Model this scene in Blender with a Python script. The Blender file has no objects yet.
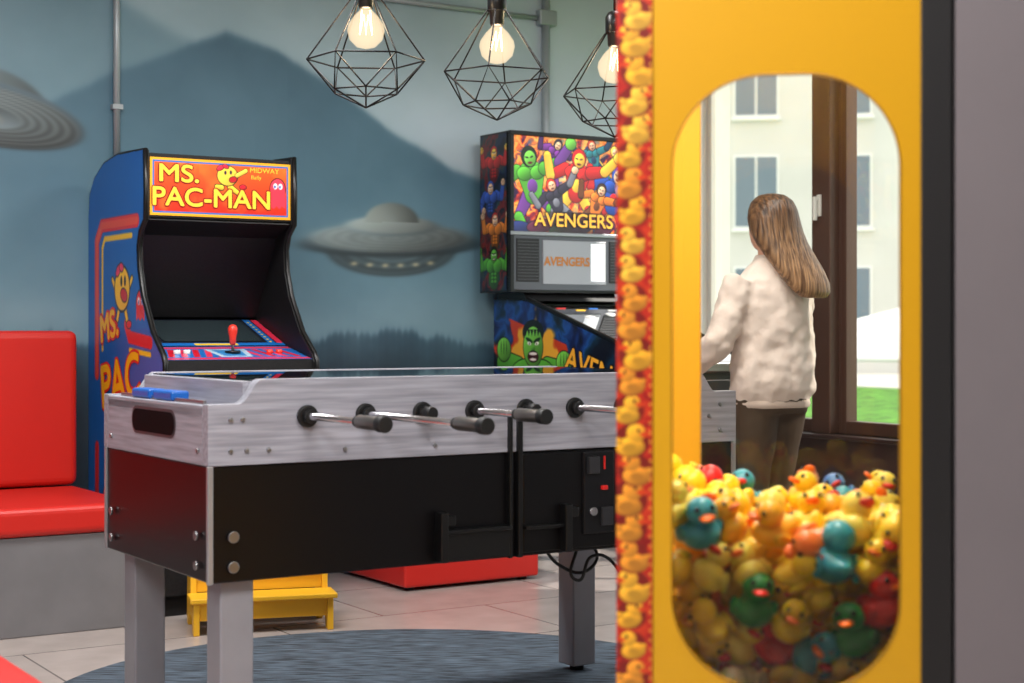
import bpy, bmesh, math, random
import numpy as np
from mathutils import Vector, Matrix, Euler
random.seed(7)
scene = bpy.context.scene
try:
    scene.view_settings.view_transform = 'Standard'
except Exception: pass

# ------------------------------------------------------------ materials
def lin(c):
    c = c/255.0
    return c/12.92 if c <= 0.04045 else ((c+0.055)/1.055)**2.4
def C(r, g, b): return (lin(r), lin(g), lin(b), 1)
MC = {}
def M(name, col, rough=0.5, metal=0.0, em=0.0, noise=0.0, nscale=20, bump=0.0, stretch=None, coat=0.0, spec=0.5):
    if name in MC: return MC[name]
    m = bpy.data.materials.new(name); m.use_nodes = True
    nt = m.node_tree; b = nt.nodes['Principled BSDF']
    c = C(*col)
    b.inputs['Base Color'].default_value = c
    b.inputs['Roughness'].default_value = rough
    b.inputs['Metallic'].default_value = metal
    b.inputs['Coat Weight'].default_value = coat
    b.inputs['Specular IOR Level'].default_value = spec
    if em:
        b.inputs['Emission Color'].default_value = c
        b.inputs['Emission Strength'].default_value = em
    if noise or bump:
        tc = nt.nodes.new('ShaderNodeTexCoord'); mp = nt.nodes.new('ShaderNodeMapping')
        if stretch: mp.inputs['Scale'].default_value = stretch
        nz = nt.nodes.new('ShaderNodeTexNoise'); nz.inputs['Scale'].default_value = nscale; nz.inputs['Detail'].default_value = 5
        nt.links.new(tc.outputs['Object'], mp.inputs[0]); nt.links.new(mp.outputs[0], nz.inputs['Vector'])
        if noise:
            rp = nt.nodes.new('ShaderNodeValToRGB')
            rp.color_ramp.elements[0].position = 0.35; rp.color_ramp.elements[1].position = 0.65
            rp.color_ramp.elements[0].color = tuple(v*(1-noise) for v in c[:3])+(1,)
            rp.color_ramp.elements[1].color = tuple(min(1, v*(1+noise)) for v in c[:3])+(1,)
            nt.links.new(nz.outputs[0], rp.inputs[0]); nt.links.new(rp.outputs[0], b.inputs['Base Color'])
        if bump:
            bp = nt.nodes.new('ShaderNodeBump'); bp.inputs['Strength'].default_value = bump; bp.inputs['Distance'].default_value = 0.01
            nt.links.new(nz.outputs[0], bp.inputs['Height']); nt.links.new(bp.outputs[0], b.inputs['Normal'])
    MC[name] = m
    return m
def printmat(name, rough=0.35, em=0.0):
    m = bpy.data.materials.new(name); m.use_nodes = True; nt = m.node_tree; b = nt.nodes['Principled BSDF']
    b.inputs['Roughness'].default_value = rough
    a = nt.nodes.new('ShaderNodeVertexColor'); a.layer_name = 'print'
    nt.links.new(a.outputs[0], b.inputs['Base Color'])
    if em:
        nt.links.new(a.outputs[0], b.inputs['Emission Color']); b.inputs['Emission Strength'].default_value = em
    return m
def art(name, cols, scale=8, em=0.0, warp=0.35, rough=0.3):
    m = bpy.data.materials.new(name); m.use_nodes = True
    nt = m.node_tree; b = nt.nodes['Principled BSDF']; b.inputs['Roughness'].default_value = rough
    tc = nt.nodes.new('ShaderNodeTexCoord'); nz = nt.nodes.new('ShaderNodeTexNoise')
    nz.inputs['Scale'].default_value = scale; nz.inputs['Detail'].default_value = 3; nz.inputs['Distortion'].default_value = warp*4
    nt.links.new(tc.outputs['Object'], nz.inputs['Vector'])
    rp = nt.nodes.new('ShaderNodeValToRGB'); cr = rp.color_ramp
    n = len(cols)
    for i, c in enumerate(cols):
        p = 0.3+0.4*i/(n-1)
        if i == 0: e = cr.elements[0]; e.position = p
        elif i == n-1: e = cr.elements[-1]; e.position = p
        else: e = cr.elements.new(p)
        e.color = C(*c)
    nt.links.new(nz.outputs[0], rp.inputs[0]); nt.links.new(rp.outputs[0], b.inputs['Base Color'])
    return m
def glassmat(name, tint=(255, 255, 255), ior=1.45, rough=0.0):
    m = bpy.data.materials.new(name); m.use_nodes = True; nt = m.node_tree
    nt.nodes.remove(nt.nodes['Principled BSDF']); out = nt.nodes['Material Output']
    t = nt.nodes.new('ShaderNodeBsdfTransparent'); t.inputs[0].default_value = C(*tint)
    g = nt.nodes.new('ShaderNodeBsdfGlossy'); g.inputs['Roughness'].default_value = rough
    f = nt.nodes.new('ShaderNodeFresnel'); f.inputs[0].default_value = ior
    mx = nt.nodes.new('ShaderNodeMixShader')
    nt.links.new(f.outputs[0], mx.inputs[0]); nt.links.new(t.outputs[0], mx.inputs[1]); nt.links.new(g.outputs[0], mx.inputs[2])
    nt.links.new(mx.outputs[0], out.inputs[0])
    return m

# ------------------------------------------------------------ builders
def group(name, loc=(0, 0, 0), rz=0.0):
    e = bpy.data.objects.new(name, None); e.empty_display_size = 0.1
    e.location = loc; e.rotation_euler = (0, 0, math.radians(rz)); scene.collection.objects.link(e)
    return e
def addobj(g, name, data, mat=None):
    o = bpy.data.objects.new(name, data); scene.collection.objects.link(o)
    if g is not None: o.parent = g
    if mat is not None: data.materials.append(mat)
    return o
def mesh(g, name, verts, faces, mat, smooth=False):
    me = bpy.data.meshes.new(name); me.from_pydata([tuple(v) for v in verts], [], faces); me.update()
    bm = bmesh.new(); bm.from_mesh(me); bmesh.ops.recalc_face_normals(bm, faces=bm.faces); bm.to_mesh(me); bm.free()
    if smooth:
        for p in me.polygons: p.use_smooth = True
    return addobj(g, name, me, mat)
def bevel(o, w, seg=2):
    m = o.modifiers.new('bevel', 'BEVEL'); m.width = w; m.segments = seg; m.limit_method = 'ANGLE'
    return o
def box(g, name, x0, x1, y0, y1, z0, z1, mat, bv=0.0, seg=2):
    v = [(x, y, z) for x in (x0, x1) for y in (y0, y1) for z in (z0, z1)]
    f = [(0, 1, 3, 2), (4, 6, 7, 5), (0, 4, 5, 1), (2, 3, 7, 6), (0, 2, 6, 4), (1, 5, 7, 3)]
    o = mesh(g, name, v, f, mat)
    if bv: bevel(o, bv, seg)
    return o
def prism(g, name, pts, a0, a1, axis, mat, bv=0.0, smooth=False):
    def P(p, a):
        return (a, p[0], p[1]) if axis == 'x' else ((p[0], a, p[1]) if axis == 'y' else (p[0], p[1], a))
    n = len(pts)
    v = [P(p, a0) for p in pts]+[P(p, a1) for p in pts]
    f = [tuple(range(n)), tuple(range(2*n-1, n-1, -1))]+[(i, (i+1) % n, n+(i+1) % n, n+i) for i in range(n)]
    o = mesh(g, name, v, f, mat)
    if bv: bevel(o, bv)
    return o
def frame_m(origin, ax, up):
    ax = Vector(ax).normalized(); up = Vector(up).normalized(); n = ax.cross(up)
    m = Matrix((ax, up, n)).transposed().to_4x4(); m.translation = Vector(origin)
    return m
def flat(g, name, pts, fr, mat, off=0.0):
    m = frame_m(*fr)
    v = [m @ Vector((p[0], p[1], off)) for p in pts]
    me = bpy.data.meshes.new(name); me.from_pydata([tuple(q) for q in v], [], [tuple(range(len(v)))]); me.update()
    return addobj(g, name, me, mat)
def text(g, name, s, fr, pos, size, mat, off=0.0, sx=1.0, rot=0, bold=0.0, align='CENTER'):
    c = bpy.data.curves.new(name, 'FONT'); c.body = s; c.size = size; c.align_x = align; c.align_y = 'CENTER'; c.offset = bold
    o = addobj(g, name, c, mat)
    m = frame_m(*fr)
    o.matrix_basis = m @ Matrix.Translation((pos[0], pos[1], off)) @ Matrix.Rotation(math.radians(rot), 4, 'Z') @ Matrix.Diagonal((sx, 1, 1, 1))
    return o
def outline_text(g, name, s, fr, pos, size, mat_bg, mat_fg, off, sx=1.0, rot=0, w=0.004, wf=0.0012):
    """outlined lettering: flat bevel-free copies shifted around a circle read as a clean stroke"""
    for k in range(8):
        a = 2*math.pi*k/8
        text(g, name+'_edge', s, fr, (pos[0]+w*math.cos(a), pos[1]+w*math.sin(a)), size, mat_bg, off+0.00005*k, sx, rot)
    for k in range(4):
        a = 2*math.pi*k/4+0.4
        text(g, name, s, fr, (pos[0]+wf*math.cos(a), pos[1]+wf*math.sin(a)), size, mat_fg, off+0.001+0.00005*k, sx, rot)
def cyl(g, name, p0, p1, r, mat, r2=None, n=20, bv=0.0):
    p0 = Vector(p0); p1 = Vector(p1); d = p1-p0
    bm = bmesh.new()
    bmesh.ops.create_cone(bm, cap_ends=True, segments=n, radius1=r, radius2=r if r2 is None else r2, depth=d.length)
    q = Vector((0, 0, 1)).rotation_difference(d.normalized())
    bm.transform(Matrix.Translation((p0+p1)/2) @ q.to_matrix().to_4x4())
    me = bpy.data.meshes.new(name); bm.to_mesh(me); bm.free()
    for p in me.polygons: p.use_smooth = len(p.vertices) == 4
    o = addobj(g, name, me, mat)
    if bv: bevel(o, bv)
    return o
def wire(g, name, pts, r, mat, cyclic=False, smooth=False):
    c = bpy.data.curves.new(name, 'CURVE'); c.dimensions = '3D'; c.bevel_depth = r; c.bevel_resolution = 3
    if smooth:
        sp = c.splines.new('BEZIER'); sp.bezier_points.add(len(pts)-1)
        for b, p in zip(sp.bezier_points, pts): b.co = p; b.handle_left_type = b.handle_right_type = 'AUTO'
    else:
        sp = c.splines.new('POLY'); sp.points.add(len(pts)-1)
        for b, p in zip(sp.points, pts): b.co = (*p, 1)
    sp.use_cyclic_u = cyclic
    return addobj(g, name, c, mat)
def ball(g, name, c, r, mat, sub=3, rot=None):
    bm = bmesh.new(); bmesh.ops.create_icosphere(bm, subdivisions=sub, radius=1)
    rr = r if isinstance(r, (tuple, list)) else (r, r, r)
    mt = Matrix.Translation(c) @ (rot or Matrix.Identity(4)) @ Matrix.Diagonal((*rr, 1))
    bm.transform(mt); me = bpy.data.meshes.new(name); bm.to_mesh(me); bm.free()
    for p in me.polygons: p.use_smooth = True
    return addobj(g, name, me, mat)
def lathe(g, name, prof, loc, mat, n=24):
    v = []; f = []
    for r, z in prof:
        for i in range(n):
            a = 2*math.pi*i/n; v.append((loc[0]+r*math.cos(a), loc[1]+r*math.sin(a), loc[2]+z))
    for k in range(len(prof)-1):
        for i in range(n):
            j = (i+1) % n; f.append((k*n+i, k*n+j, (k+1)*n+j, (k+1)*n+i))
    f.append(tuple(range(n))); f.append(tuple(range((len(prof)-1)*n, len(prof)*n)))
    return mesh(g, name, v, f, mat, True)
def rrect(x0, x1, z0, z1, r, n=10):
    pts = []
    for cx, cz, a in ((x1-r, z1-r, 0), (x0+r, z1-r, 90), (x0+r, z0+r, 180), (x1-r, z0+r, 270)):
        for i in range(n+1):
            t = math.radians(a+90*i/n); pts.append((cx+r*math.cos(t), cz+r*math.sin(t)))
    return pts
def holed(g, name, outer, holes, fr, thick, mat):
    c = bpy.data.curves.new(name, 'CURVE'); c.dimensions = '2D'; c.fill_mode = 'BOTH'; c.extrude = thick/2
    for loop in [outer]+holes:
        sp = c.splines.new('POLY'); sp.points.add(len(loop)-1); sp.use_cyclic_u = True
        for b, p in zip(sp.points, loop): b.co = (p[0], p[1], 0, 1)
    o = addobj(g, name, c, mat); o.matrix_basis = frame_m(*fr)
    return o
def area(name, loc, rot, size, power, col=(1, 1, 1), sy=None):
    l = bpy.data.lights.new(name, 'AREA'); l.energy = power; l.size = size; l.color = col
    if sy: l.shape = 'RECTANGLE'; l.size_y = sy
    o = bpy.data.objects.new(name, l); o.location = loc; o.rotation_euler = rot; scene.collection.objects.link(o); return o

# ---- printed artwork: a dense sheet of coloured vertices (flat print at its real size)
def fbm(U, V, f0=1.0, octs=5, seed=1):
    r = np.random.default_rng(seed); out = np.zeros_like(U); amp = 0.5; f = f0
    for _ in range(octs):
        g = r.random((64, 64)); u = (U*f) % 63; v = (V*f) % 63
        i = u.astype(int); j = v.astype(int); fu = u-i; fv = v-j; fu = fu*fu*(3-2*fu); fv = fv*fv*(3-2*fv)
        i1 = (i+1) % 64; j1 = (j+1) % 64
        out += amp*((g[i, j]*(1-fu)+g[i1, j]*fu)*(1-fv)+(g[i, j1]*(1-fu)+g[i1, j1]*fu)*fv)
        amp *= 0.5; f *= 2.03
    return out
class Sheet:
    def __init__(s, u0, u1, v0, v1, res, bg):
        s.nu = int(round((u1-u0)/res))+1; s.nv = int(round((v1-v0)/res))+1; s.res = res
        s.U, s.V = np.meshgrid(np.linspace(u0, u1, s.nu), np.linspace(v0, v1, s.nv))
        s.c = np.zeros(s.U.shape+(3,)); s.c[:] = bg
    def blend(s, m, col):
        m = np.clip(m, 0, 1)[..., None]; s.c = s.c*(1-m)+np.asarray(col, float)*m
    def ell(s, cx, cy, rx, ry, col, rot=0, shade=0.0, line=0.0):
        if line: s.ell(cx, cy, rx+line, ry+line, (14, 12, 18), rot)
        a = math.radians(rot); x = (s.U-cx)*math.cos(a)+(s.V-cy)*math.sin(a); y = -(s.U-cx)*math.sin(a)+(s.V-cy)*math.cos(a)
        d = np.sqrt((x/rx)**2+(y/ry)**2); m = np.clip((1-d)*min(rx, ry)/s.res+0.5, 0, 1)
        colr = np.ones(s.c.shape)*np.asarray(col, float)
        if shade: colr = colr*(1+shade*np.clip(-0.5*(s.U-cx)/rx+0.7*(s.V-cy)/ry, -1.2, 1))[..., None]
        s.blend(m, np.clip(colr, 0, 255))
    def poly(s, pts, col):
        inside = np.zeros(s.U.shape, bool); n = len(pts)
        for i in range(n):
            x0, y0 = pts[i]; x1, y1 = pts[(i+1) % n]
            if y0 == y1: continue
            cnd = ((y0 > s.V) != (y1 > s.V)) & (s.U < (x1-x0)*(s.V-y0)/(y1-y0)+x0); inside ^= cnd
        s.blend(inside.astype(float), col)
    def capsule(s, p0, p1, r0, r1, col, line=0.0, shade=0.25):
        for k in ((1, 0) if line else (0,)):
            dx = p1[0]-p0[0]; dy = p1[1]-p0[1]; L2 = dx*dx+dy*dy
            t = np.clip(((s.U-p0[0])*dx+(s.V-p0[1])*dy)/L2, 0, 1); rr = r0+(r1-r0)*t+(line if k else 0)
            d = np.hypot(s.U-p0[0]-t*dx, s.V-p0[1]-t*dy); m = np.clip((rr-d)/s.res+0.5, 0, 1)
            if k: s.blend(m, (14, 12, 18))
            else:
                cc = np.asarray(col, float)*(1+shade*np.clip((s.V-p0[1]-t*dy)/rr, -1, 1))[..., None]; s.blend(m, np.clip(cc, 0, 255))
    def build(s, g, name, fr, off, mat):
        m = np.array(frame_m(*fr)); P = np.stack([s.U.ravel(), s.V.ravel(), np.full(s.U.size, off), np.ones(s.U.size)], 1) @ m.T
        idx = np.arange(s.nu*s.nv).reshape(s.nv, s.nu)
        F = np.stack([idx[:-1, :-1], idx[:-1, 1:], idx[1:, 1:], idx[1:, :-1]], -1).reshape(-1, 4)
        me = bpy.data.meshes.new(name); nf = len(F)
        me.vertices.add(s.U.size); me.vertices.foreach_set('co', P[:, :3].astype(np.float32).ravel())
        me.loops.add(nf*4); me.loops.foreach_set('vertex_index', F.astype(np.int32).ravel())
        me.polygons.add(nf); me.polygons.foreach_set('loop_start', (np.arange(nf)*4).astype(np.int32))
        try: me.polygons.foreach_set('loop_total', np.full(nf, 4, np.int32))
        except Exception: pass
        me.update(calc_edges=True)
        at = me.color_attributes.new('print', 'FLOAT_COLOR', 'POINT')
        c = np.clip(s.c.reshape(-1, 3)/255, 0, 1); l = np.where(c <= 0.04045, c/12.92, ((c+0.055)/1.055)**2.4)
        at.data.foreach_set('color', np.concatenate([l, np.ones((len(l), 1))], 1).astype(np.float32).ravel())
        return addobj(g, name, me, mat)

RZ = 32.4
black = M('black_satin', (12, 12, 13), 0.35)
gblack = M('black_gloss', (11, 10, 12), 0.30, spec=0.35)
chrome = M('chrome', (205, 205, 210), 0.2, 1.0)
steel = M('steel', (160, 160, 162), 0.35, 1.0)
white = M('white_paint', (225, 225, 222), 0.5)
red = M('red_vinyl', (198, 34, 25), 0.42, bump=0.05, nscale=60)
yel = M('art_yellow', (250, 196, 20), 0.35)
artred = M('art_red', (220, 40, 36), 0.35)
artblue = M('art_blue', (24, 100, 184), 0.35)
orange = M('art_orange', (245, 130, 25), 0.35)
bk = M('art_black', (12, 12, 20), 0.4)
glass = glassmat('clear_glass')

# ------------------------------------------------------------ room
W0 = (-2.269, 6.352, 0)
def room(name): return group(name, W0, RZ)
XR = 3.688
floorm = bpy.data.materials.new('floor_tiles'); floorm.use_nodes = True
nt = floorm.node_tree; b = nt.nodes['Principled BSDF']
tc = nt.nodes.new('ShaderNodeTexCoord'); br = nt.nodes.new('ShaderNodeTexBrick'); br.offset = 0.5
br.inputs['Scale'].default_value = 1.0; br.inputs['Brick Width'].default_value = 0.9; br.inputs['Row Height'].default_value = 0.6
br.inputs['Mortar Size'].default_value = 0.004; br.inputs['Color1'].default_value = C(182, 170, 164); br.inputs['Color2'].default_value = C(172, 161, 155)
br.inputs['Mortar'].default_value = C(112, 104, 100); nt.links.new(tc.outputs['Object'], br.inputs['Vector'])
nz = nt.nodes.new('ShaderNodeTexNoise'); nz.inputs['Scale'].default_value = 6; nz.inputs['Detail'].default_value = 6
nt.links.new(tc.outputs['Object'], nz.inputs['Vector'])
mx = nt.nodes.new('ShaderNodeMix'); mx.data_type = 'RGBA'; mx.blend_type = 'OVERLAY'; mx.inputs[0].default_value = 0.25
nt.links.new(br.outputs[0], mx.inputs[6]); nt.links.new(nz.outputs[0], mx.inputs[7]); nt.links.new(mx.outputs[2], b.inputs['Base Color'])
b.inputs['Roughness'].default_value = 0.24
fl = box(None, 'floor', -4.6, XR+0.25, -9.1, 0.2, -0.1, 0.0, floorm); fl.location = W0; fl.rotation_euler[2] = math.radians(RZ)
ce = box(None, 'ceiling', -4.6, XR+0.25, -9.1, 0.2, 2.9, 3.0, M('ceiling_paint', (205, 203, 200), 0.8)); ce.location = W0; ce.rotation_euler[2] = math.radians(RZ)

wb = room('wall_back')
box(wb, 'plaster', -4.6, XR+0.25, 0.0, 0.2, 0, 2.9, M('mural_base_paint', (94, 126, 140), 0.6, noise=0.08, nscale=1.5))
FW = ((0, -0.003, 0), (1, 0, 0), (0, 0, 1))
S = Sheet(-1.9, XR, 0.0, 2.9, 0.0065, (120, 150, 160))
X, Z = S.U, S.V
n1 = fbm(X+5, Z*1.6+3, 1.1, 5, 3); n2 = fbm(X+9, Z+2, 6.0, 4, 8)
t = np.clip((Z-0.9)/2.0, 0, 1)
sky = np.stack([116+22*t, 148+12*t, 160+10*t], -1)
lightR = np.clip((X-1.2)/1.9, 0, 1)*np.clip((Z-1.1)/0.8, 0, 1)
sky = sky*(1-lightR[..., None])+np.array([194, 208, 216])*lightR[..., None]
sky += ((n1-0.48)*60)[..., None]
S.c = sky.copy()
def ridge(xs, zs, soft, ctop, clow, zl, depth):
    R = np.interp(X, xs, zs)+(fbm(X+2, Z*0+1, 4.0, 5, 11)-0.48)*0.05
    m = 1/(1+np.exp(-(R-Z)/soft)); k = np.clip((Z-zl)/depth, 0, 1)[..., None]
    col = np.asarray(clow)*(1-k)+np.asarray(ctop)*k+((n1-0.48)*34+(n2-0.48)*10)[..., None]
    S.c = S.c*(1-m[..., None])+col*m[..., None]
ridge([-1.9, -0.4, 0.3, 0.74, 1.05, 1.5, 2.2, 3.0, 3.7], [2.2, 2.75, 2.72, 2.46, 2.32, 2.1, 1.6, 1.3, 1.2], 0.018, (92, 124, 138), (114, 148, 160), 1.1, 1.4)
ridge([-1.9, 0.0, 0.5, 1.0, 1.21, 1.45, 1.712, 2.072, 2.34, 2.563, 3.0, 3.7], [1.4, 1.7, 2.05, 2.29, 2.37, 2.31, 2.185, 1.982, 1.834, 1.773, 1.60, 1.45], 0.008, (54, 90, 110), (108, 144, 158), 1.05, 1.25)
mist = np.exp(-((Z-1.12)/0.13)**2)*0.5*np.clip(n1*1.8-0.2, 0, 1); S.blend(mist, (140, 168, 178))
tr = 1.02+0.035*np.sin(X*4)+(fbm(X+1, X*0+2, 14, 4, 21)-0.5)*0.09+0.022*np.abs(np.sin(X*95))*fbm(X, X*0, 5, 2, 5)
m = 1/(1+np.exp(-(tr-Z)/0.007)); k = np.clip((tr-Z)/0.3, 0, 1)
S.c = S.c*(1-m[..., None])+(np.array([62, 92, 108])*(1-k[..., None])+np.array([30, 46, 56])*k[..., None]+((n2-0.5)*30)[..., None])*m[..., None]
def rot2(cx, cz, deg):
    a = math.radians(deg); return (X-cx)*math.cos(a)+(Z-cz)*math.sin(a), -(X-cx)*math.sin(a)+(Z-cz)*math.cos(a)
def emask(x, z, rx, rz, soft=0.006):
    d = np.sqrt((x/rx)**2+(z/rz)**2); return 1/(1+np.exp(-(1-d)*min(rx, rz)/soft)), d
x, z = rot2(2.03, 1.475, 1.5)
m, d = emask(x, z+0.02, 0.34, 0.130, 0.004); m = m*(z < 0.0)
S.blend(m*0.95, (np.array([74, 92, 98])*(1.0+0.10*np.sin(d*30)[..., None])*(1.15-0.45*d[..., None])))
for qx in (-0.2, -0.12, -0.04, 0.04, 0.12, 0.2):
    m, d = emask(x-qx, z+0.10-0.25*abs(qx)*abs(qx), 0.014, 0.007, 0.003); S.blend(m*0.8, (200, 190, 150))
m, d = emask(x, z, 0.475, 0.060, 0.003); S.blend(m, np.array([58, 76, 84])*np.ones_like(S.c)*(1.0+0.5*np.clip((z/0.07), -1, 1))[..., None])
m, d = emask(x, z-0.028, 0.42, 0.068, 0.004)
sh = (0.92+0.25*np.clip(z/0.1, -1, 1)-0.25*x/0.4+0.03*np.sin(d*34)+(n2-0.5)*0.25)[..., None]
S.blend(m, np.clip(np.array([112, 124, 124])*sh, 0, 255))
m, d = emask(x, z-0.080, 0.24, 0.045, 0.003); S.blend(m, np.clip(np.array([88, 102, 106])*(0.95+0.3*z/0.1-0.3*x/0.24)[..., None], 0, 255))
m, d = emask(x, z-0.088, 0.22, 0.04, 0.003); S.blend(m, np.clip(np.array([116, 126, 124])*(0.9+0.3*z/0.1-0.3*x/0.24)[..., None], 0, 255))
m, d = emask(x, z-0.105, 0.14, 0.085, 0.003); m = m*(z > 0.10); S.blend(m, np.clip(np.array([128, 138, 134])*(1.0-0.35*x/0.15-0.15*d)[..., None], 0, 255))
# second saucer, seen from beneath: stepped concentric hull with shaded rim
x, z = rot2(0.17, 1.955, -9)
m, d = emask(x, z-0.035, 0.26, 0.15, 0.004); m = m*(z > 0.0); S.blend(m, np.clip(np.array([98, 114, 118])*(1.05-0.4*x/0.26)[..., None], 0, 255))
m, d = emask(x, z, 0.415, 0.130, 0.003); S.blend(m, np.clip(np.array([60, 74, 82])*(1.0+0.5*z/0.13)[..., None], 0, 255))
m, d = emask(x, z+0.008, 0.40, 0.118, 0.003)
ring = 0.5+0.5*np.sin(d*52)
S.blend(m, np.clip(np.array([104, 116, 118])*(0.74+0.20*ring+0.22*(1-d)-0.18*x/0.4+0.25*z/0.12)[..., None], 0, 255))
m, d = emask(x, z+0.014, 0.16, 0.046, 0.003); S.blend(m, np.clip(np.array([84, 96, 100])*(1.1-0.3*z/0.04)[..., None], 0, 255))
m, d = emask(x, z+0.020, 0.08, 0.024, 0.003); S.blend(m, (128, 136, 130))
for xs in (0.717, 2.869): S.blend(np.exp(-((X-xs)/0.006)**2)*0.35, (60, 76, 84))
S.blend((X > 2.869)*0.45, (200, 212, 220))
S.build(wb, 'mural_print', FW, 0.0, printmat('mural_paper', 0.5))

cond = room('wall_conduit')
gp = M('conduit_grey', (160, 168, 172), 0.4, 0.3)
cyl(cond, 'riser_1', (0.717, -0.020, 1.75), (0.717, -0.020, 2.9), 0.014, gp)
cyl(cond, 'riser_2', (2.869, -0.024, 0.9), (2.869, -0.024, 2.9), 0.02, gp)
cyl(cond, 'run', (1.7, -0.020, 2.60), (2.869, -0.020, 2.60), 0.012, gp)
for z in (2.0, 2.5): box(cond, 'clip', 0.695, 0.739, -0.038, -0.004, z, z+0.02, gp)
box(cond, 'junction_box', 2.82, 2.92, -0.05, -0.004, 2.565, 2.64, gp, 0.006)

ww = room('wall_window')
wallp = M('wall_light_grey', (214, 214, 213), 0.7, noise=0.03, nscale=3)
dark = M('parapet_brown', (66, 44, 40), 0.5)
box(ww, 'corner_wall', XR, XR+0.20, -0.20, 0.0, 0, 2.9, wallp)
box(ww, 'parapet', XR, XR+0.20, -6.2, -0.20, 0, 0.60, dark)
box(ww, 'header', XR, XR+0.20, -6.2, -0.20, 2.55, 2.9, wallp)
box(ww, 'end_wall', XR, XR+0.20, -9.1, -6.2, 0, 2.9, wallp)
brown = M('window_frame_brown', (74, 48, 38), 0.4)
def win(name, s0, s1, fw=0.06, ja=None):
    w = room(name)
    x0, x1 = XR+0.05, XR+0.12
    box(w, 'jamb_a', x0, x1, -s0-fw, -s0, 0.60, 2.55, ja or brown, 0.004)
    box(w, 'jamb_b', x0, x1, -s1, -s1+fw, 0.60, 2.55, brown, 0.004)
    box(w, 'rail_low', x0, x1, -s1+fw, -s0-fw, 0.60, 0.66, brown, 0.004)
    box(w, 'rail_top', x0, x1, -s1+fw, -s0-fw, 2.49, 2.55, brown, 0.004)
    mesh(w, 'pane', [(x0+0.03, -s0, 0.62), (x0+0.03, -s1, 0.62), (x0+0.03, -s1, 2.53), (x0+0.03, -s0, 2.53)], [(0, 1, 2, 3)], glass)
    return w
w1 = win('window_1', 0.20, 1.16, 0.03, wallp)
box(w1, 'sash_stile', XR-0.01, XR+0.09, -1.15, -1.03, 0.60, 2.55, brown, 0.006)
box(w1, 'handle_plate', XR-0.022, XR-0.01, -1.10, -1.075, 1.60, 1.70, white, 0.003)
box(w1, 'handle', XR-0.05, XR-0.03, -1.093, -1.078, 1.58, 1.69, white, 0.004)
cyl(w1, 'handle_pin', (XR-0.04, -1.085, 1.68), (XR-0.02, -1.085, 1.68), 0.008, white)
win('window_2', 1.16, 2.6, 0.035)
win('added_window_3', 2.6, 4.4); win('added_window_4', 4.4, 6.2)  # unseen extra openings, added to let more daylight in
sill = room('trim_1'); box(sill, 'sill', XR-0.05, XR+0.05, -6.2, -0.20, 0.58, 0.60, M('sill_dark', (56, 38, 36), 0.35), 0.004)
wl = room('wall_left'); box(wl, 'plaster', -4.8, -4.6, -9.1, 0.2, 0, 2.9, M('wall_left_paint', (120, 126, 130), 0.7))
wf = room('wall_front'); box(wf, 'plaster', -4.6, XR+0.25, -9.3, -9.1, 0, 2.9, M('wall_front_paint', (120, 116, 112), 0.7))

# ------------------------------------------------------------ rug
rg = group('round_rug', (-0.33, 4.69, 0))
rm = M('rug_blue_grey', (74, 86, 98), 0.95, noise=0.85, nscale=14, bump=0.6, stretch=(0.8, 9, 1))
lathe(rg, 'pile', [(0.0, 0.001), (1.05, 0.001), (1.055, 0.006), (1.045, 0.012), (0.0, 0.012)], (0, 0, 0), rm, 96)

# ------------------------------------------------------------ bench
bn = group('upholstered_bench', (-1.775, 5.573, 0), RZ)
gb = M('bench_base_grey', (112, 110, 112), 0.55, noise=0.06, nscale=8)
box(bn, 'base', -2.6, 0.50, 0.02, 0.90, 0.0, 0.35, gb, 0.004)
for i in range(2):
    x0 = -2.6+1.55*i
    box(bn, 'seat_%d' % i, x0, x0+1.545, 0.0, 0.74, 0.352, 0.455, red, 0.025, 4)
    box(bn, 'backrest_%d' % i, x0, x0+1.545, 0.71, 0.88, 0.458, 1.075, red, 0.03, 4)

def pouf(name, loc, rz, w, d, h):
    p = group(name, loc, rz)
    box(p, 'body', 0, w, 0, d, 0.015, h-0.05, red, 0.012, 3)
    box(p, 'cushion_top', 0.0, w, 0.0, d, h-0.048, h, red, 0.02, 4)
    for a in (0.04, w-0.07):
        for c_ in (0.04, d-0.07): box(p, 'foot', a, a+0.03, c_, c_+0.03, 0, 0.02, black)
    return p
pouf('pouf', (-0.44, 6.60, 0), RZ, 0.66, 0.60, 0.42)
pouf('pouf', (-1.25, 2.64, 0), RZ, 0.5, 0.5, 0.44)

# ------------------------------------------------------------ foosball table
ft = group('foosball_table', (-0.70, 3.70, 0), RZ)
L, Wd = 1.58, 0.745
zb, za, zl, zt = 0.494, 0.766, 0.909, 0.966
gw = M('grey_woodgrain', (154, 154, 164), 0.42, noise=0.22, nscale=3.0, stretch=(1.5, 30, 30))
silver = M('silver_trim', (176, 178, 182), 0.3, 0.6)
legm = M('leg_silver', (148, 148, 155), 0.4, 0.2, noise=0.05, nscale=8)
box(ft, 'lower_body', 0.006, L-0.006, 0.006, Wd-0.006, zb, za, gblack, 0.004)
for (xx, yy) in ((0, 0), (L, 0), (0, Wd), (L, Wd)):
    sx = 0.014 if xx == 0 else -0.014; sy = 0.014 if yy == 0 else -0.014
    box(ft, 'corner_trim', min(xx, xx+sx), max(xx, xx+sx), min(yy, yy+sy), max(yy, yy+sy), zb-0.002, za, silver, 0.003)
def side_prof():
    p = [(0, za), (0, zl), (0.07, zl)]
    for i in range(9):
        t = i/8; p.append((0.075+0.06*t, zl+(zt-zl)*(0.5-0.5*math.cos(math.pi*t))))
    q = [(L-a, b) for a, b in reversed(p)]
    return p+q
prism(ft, 'side_board_near', side_prof(), 0.0, 0.035, 'y', gw, 0.002)
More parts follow.
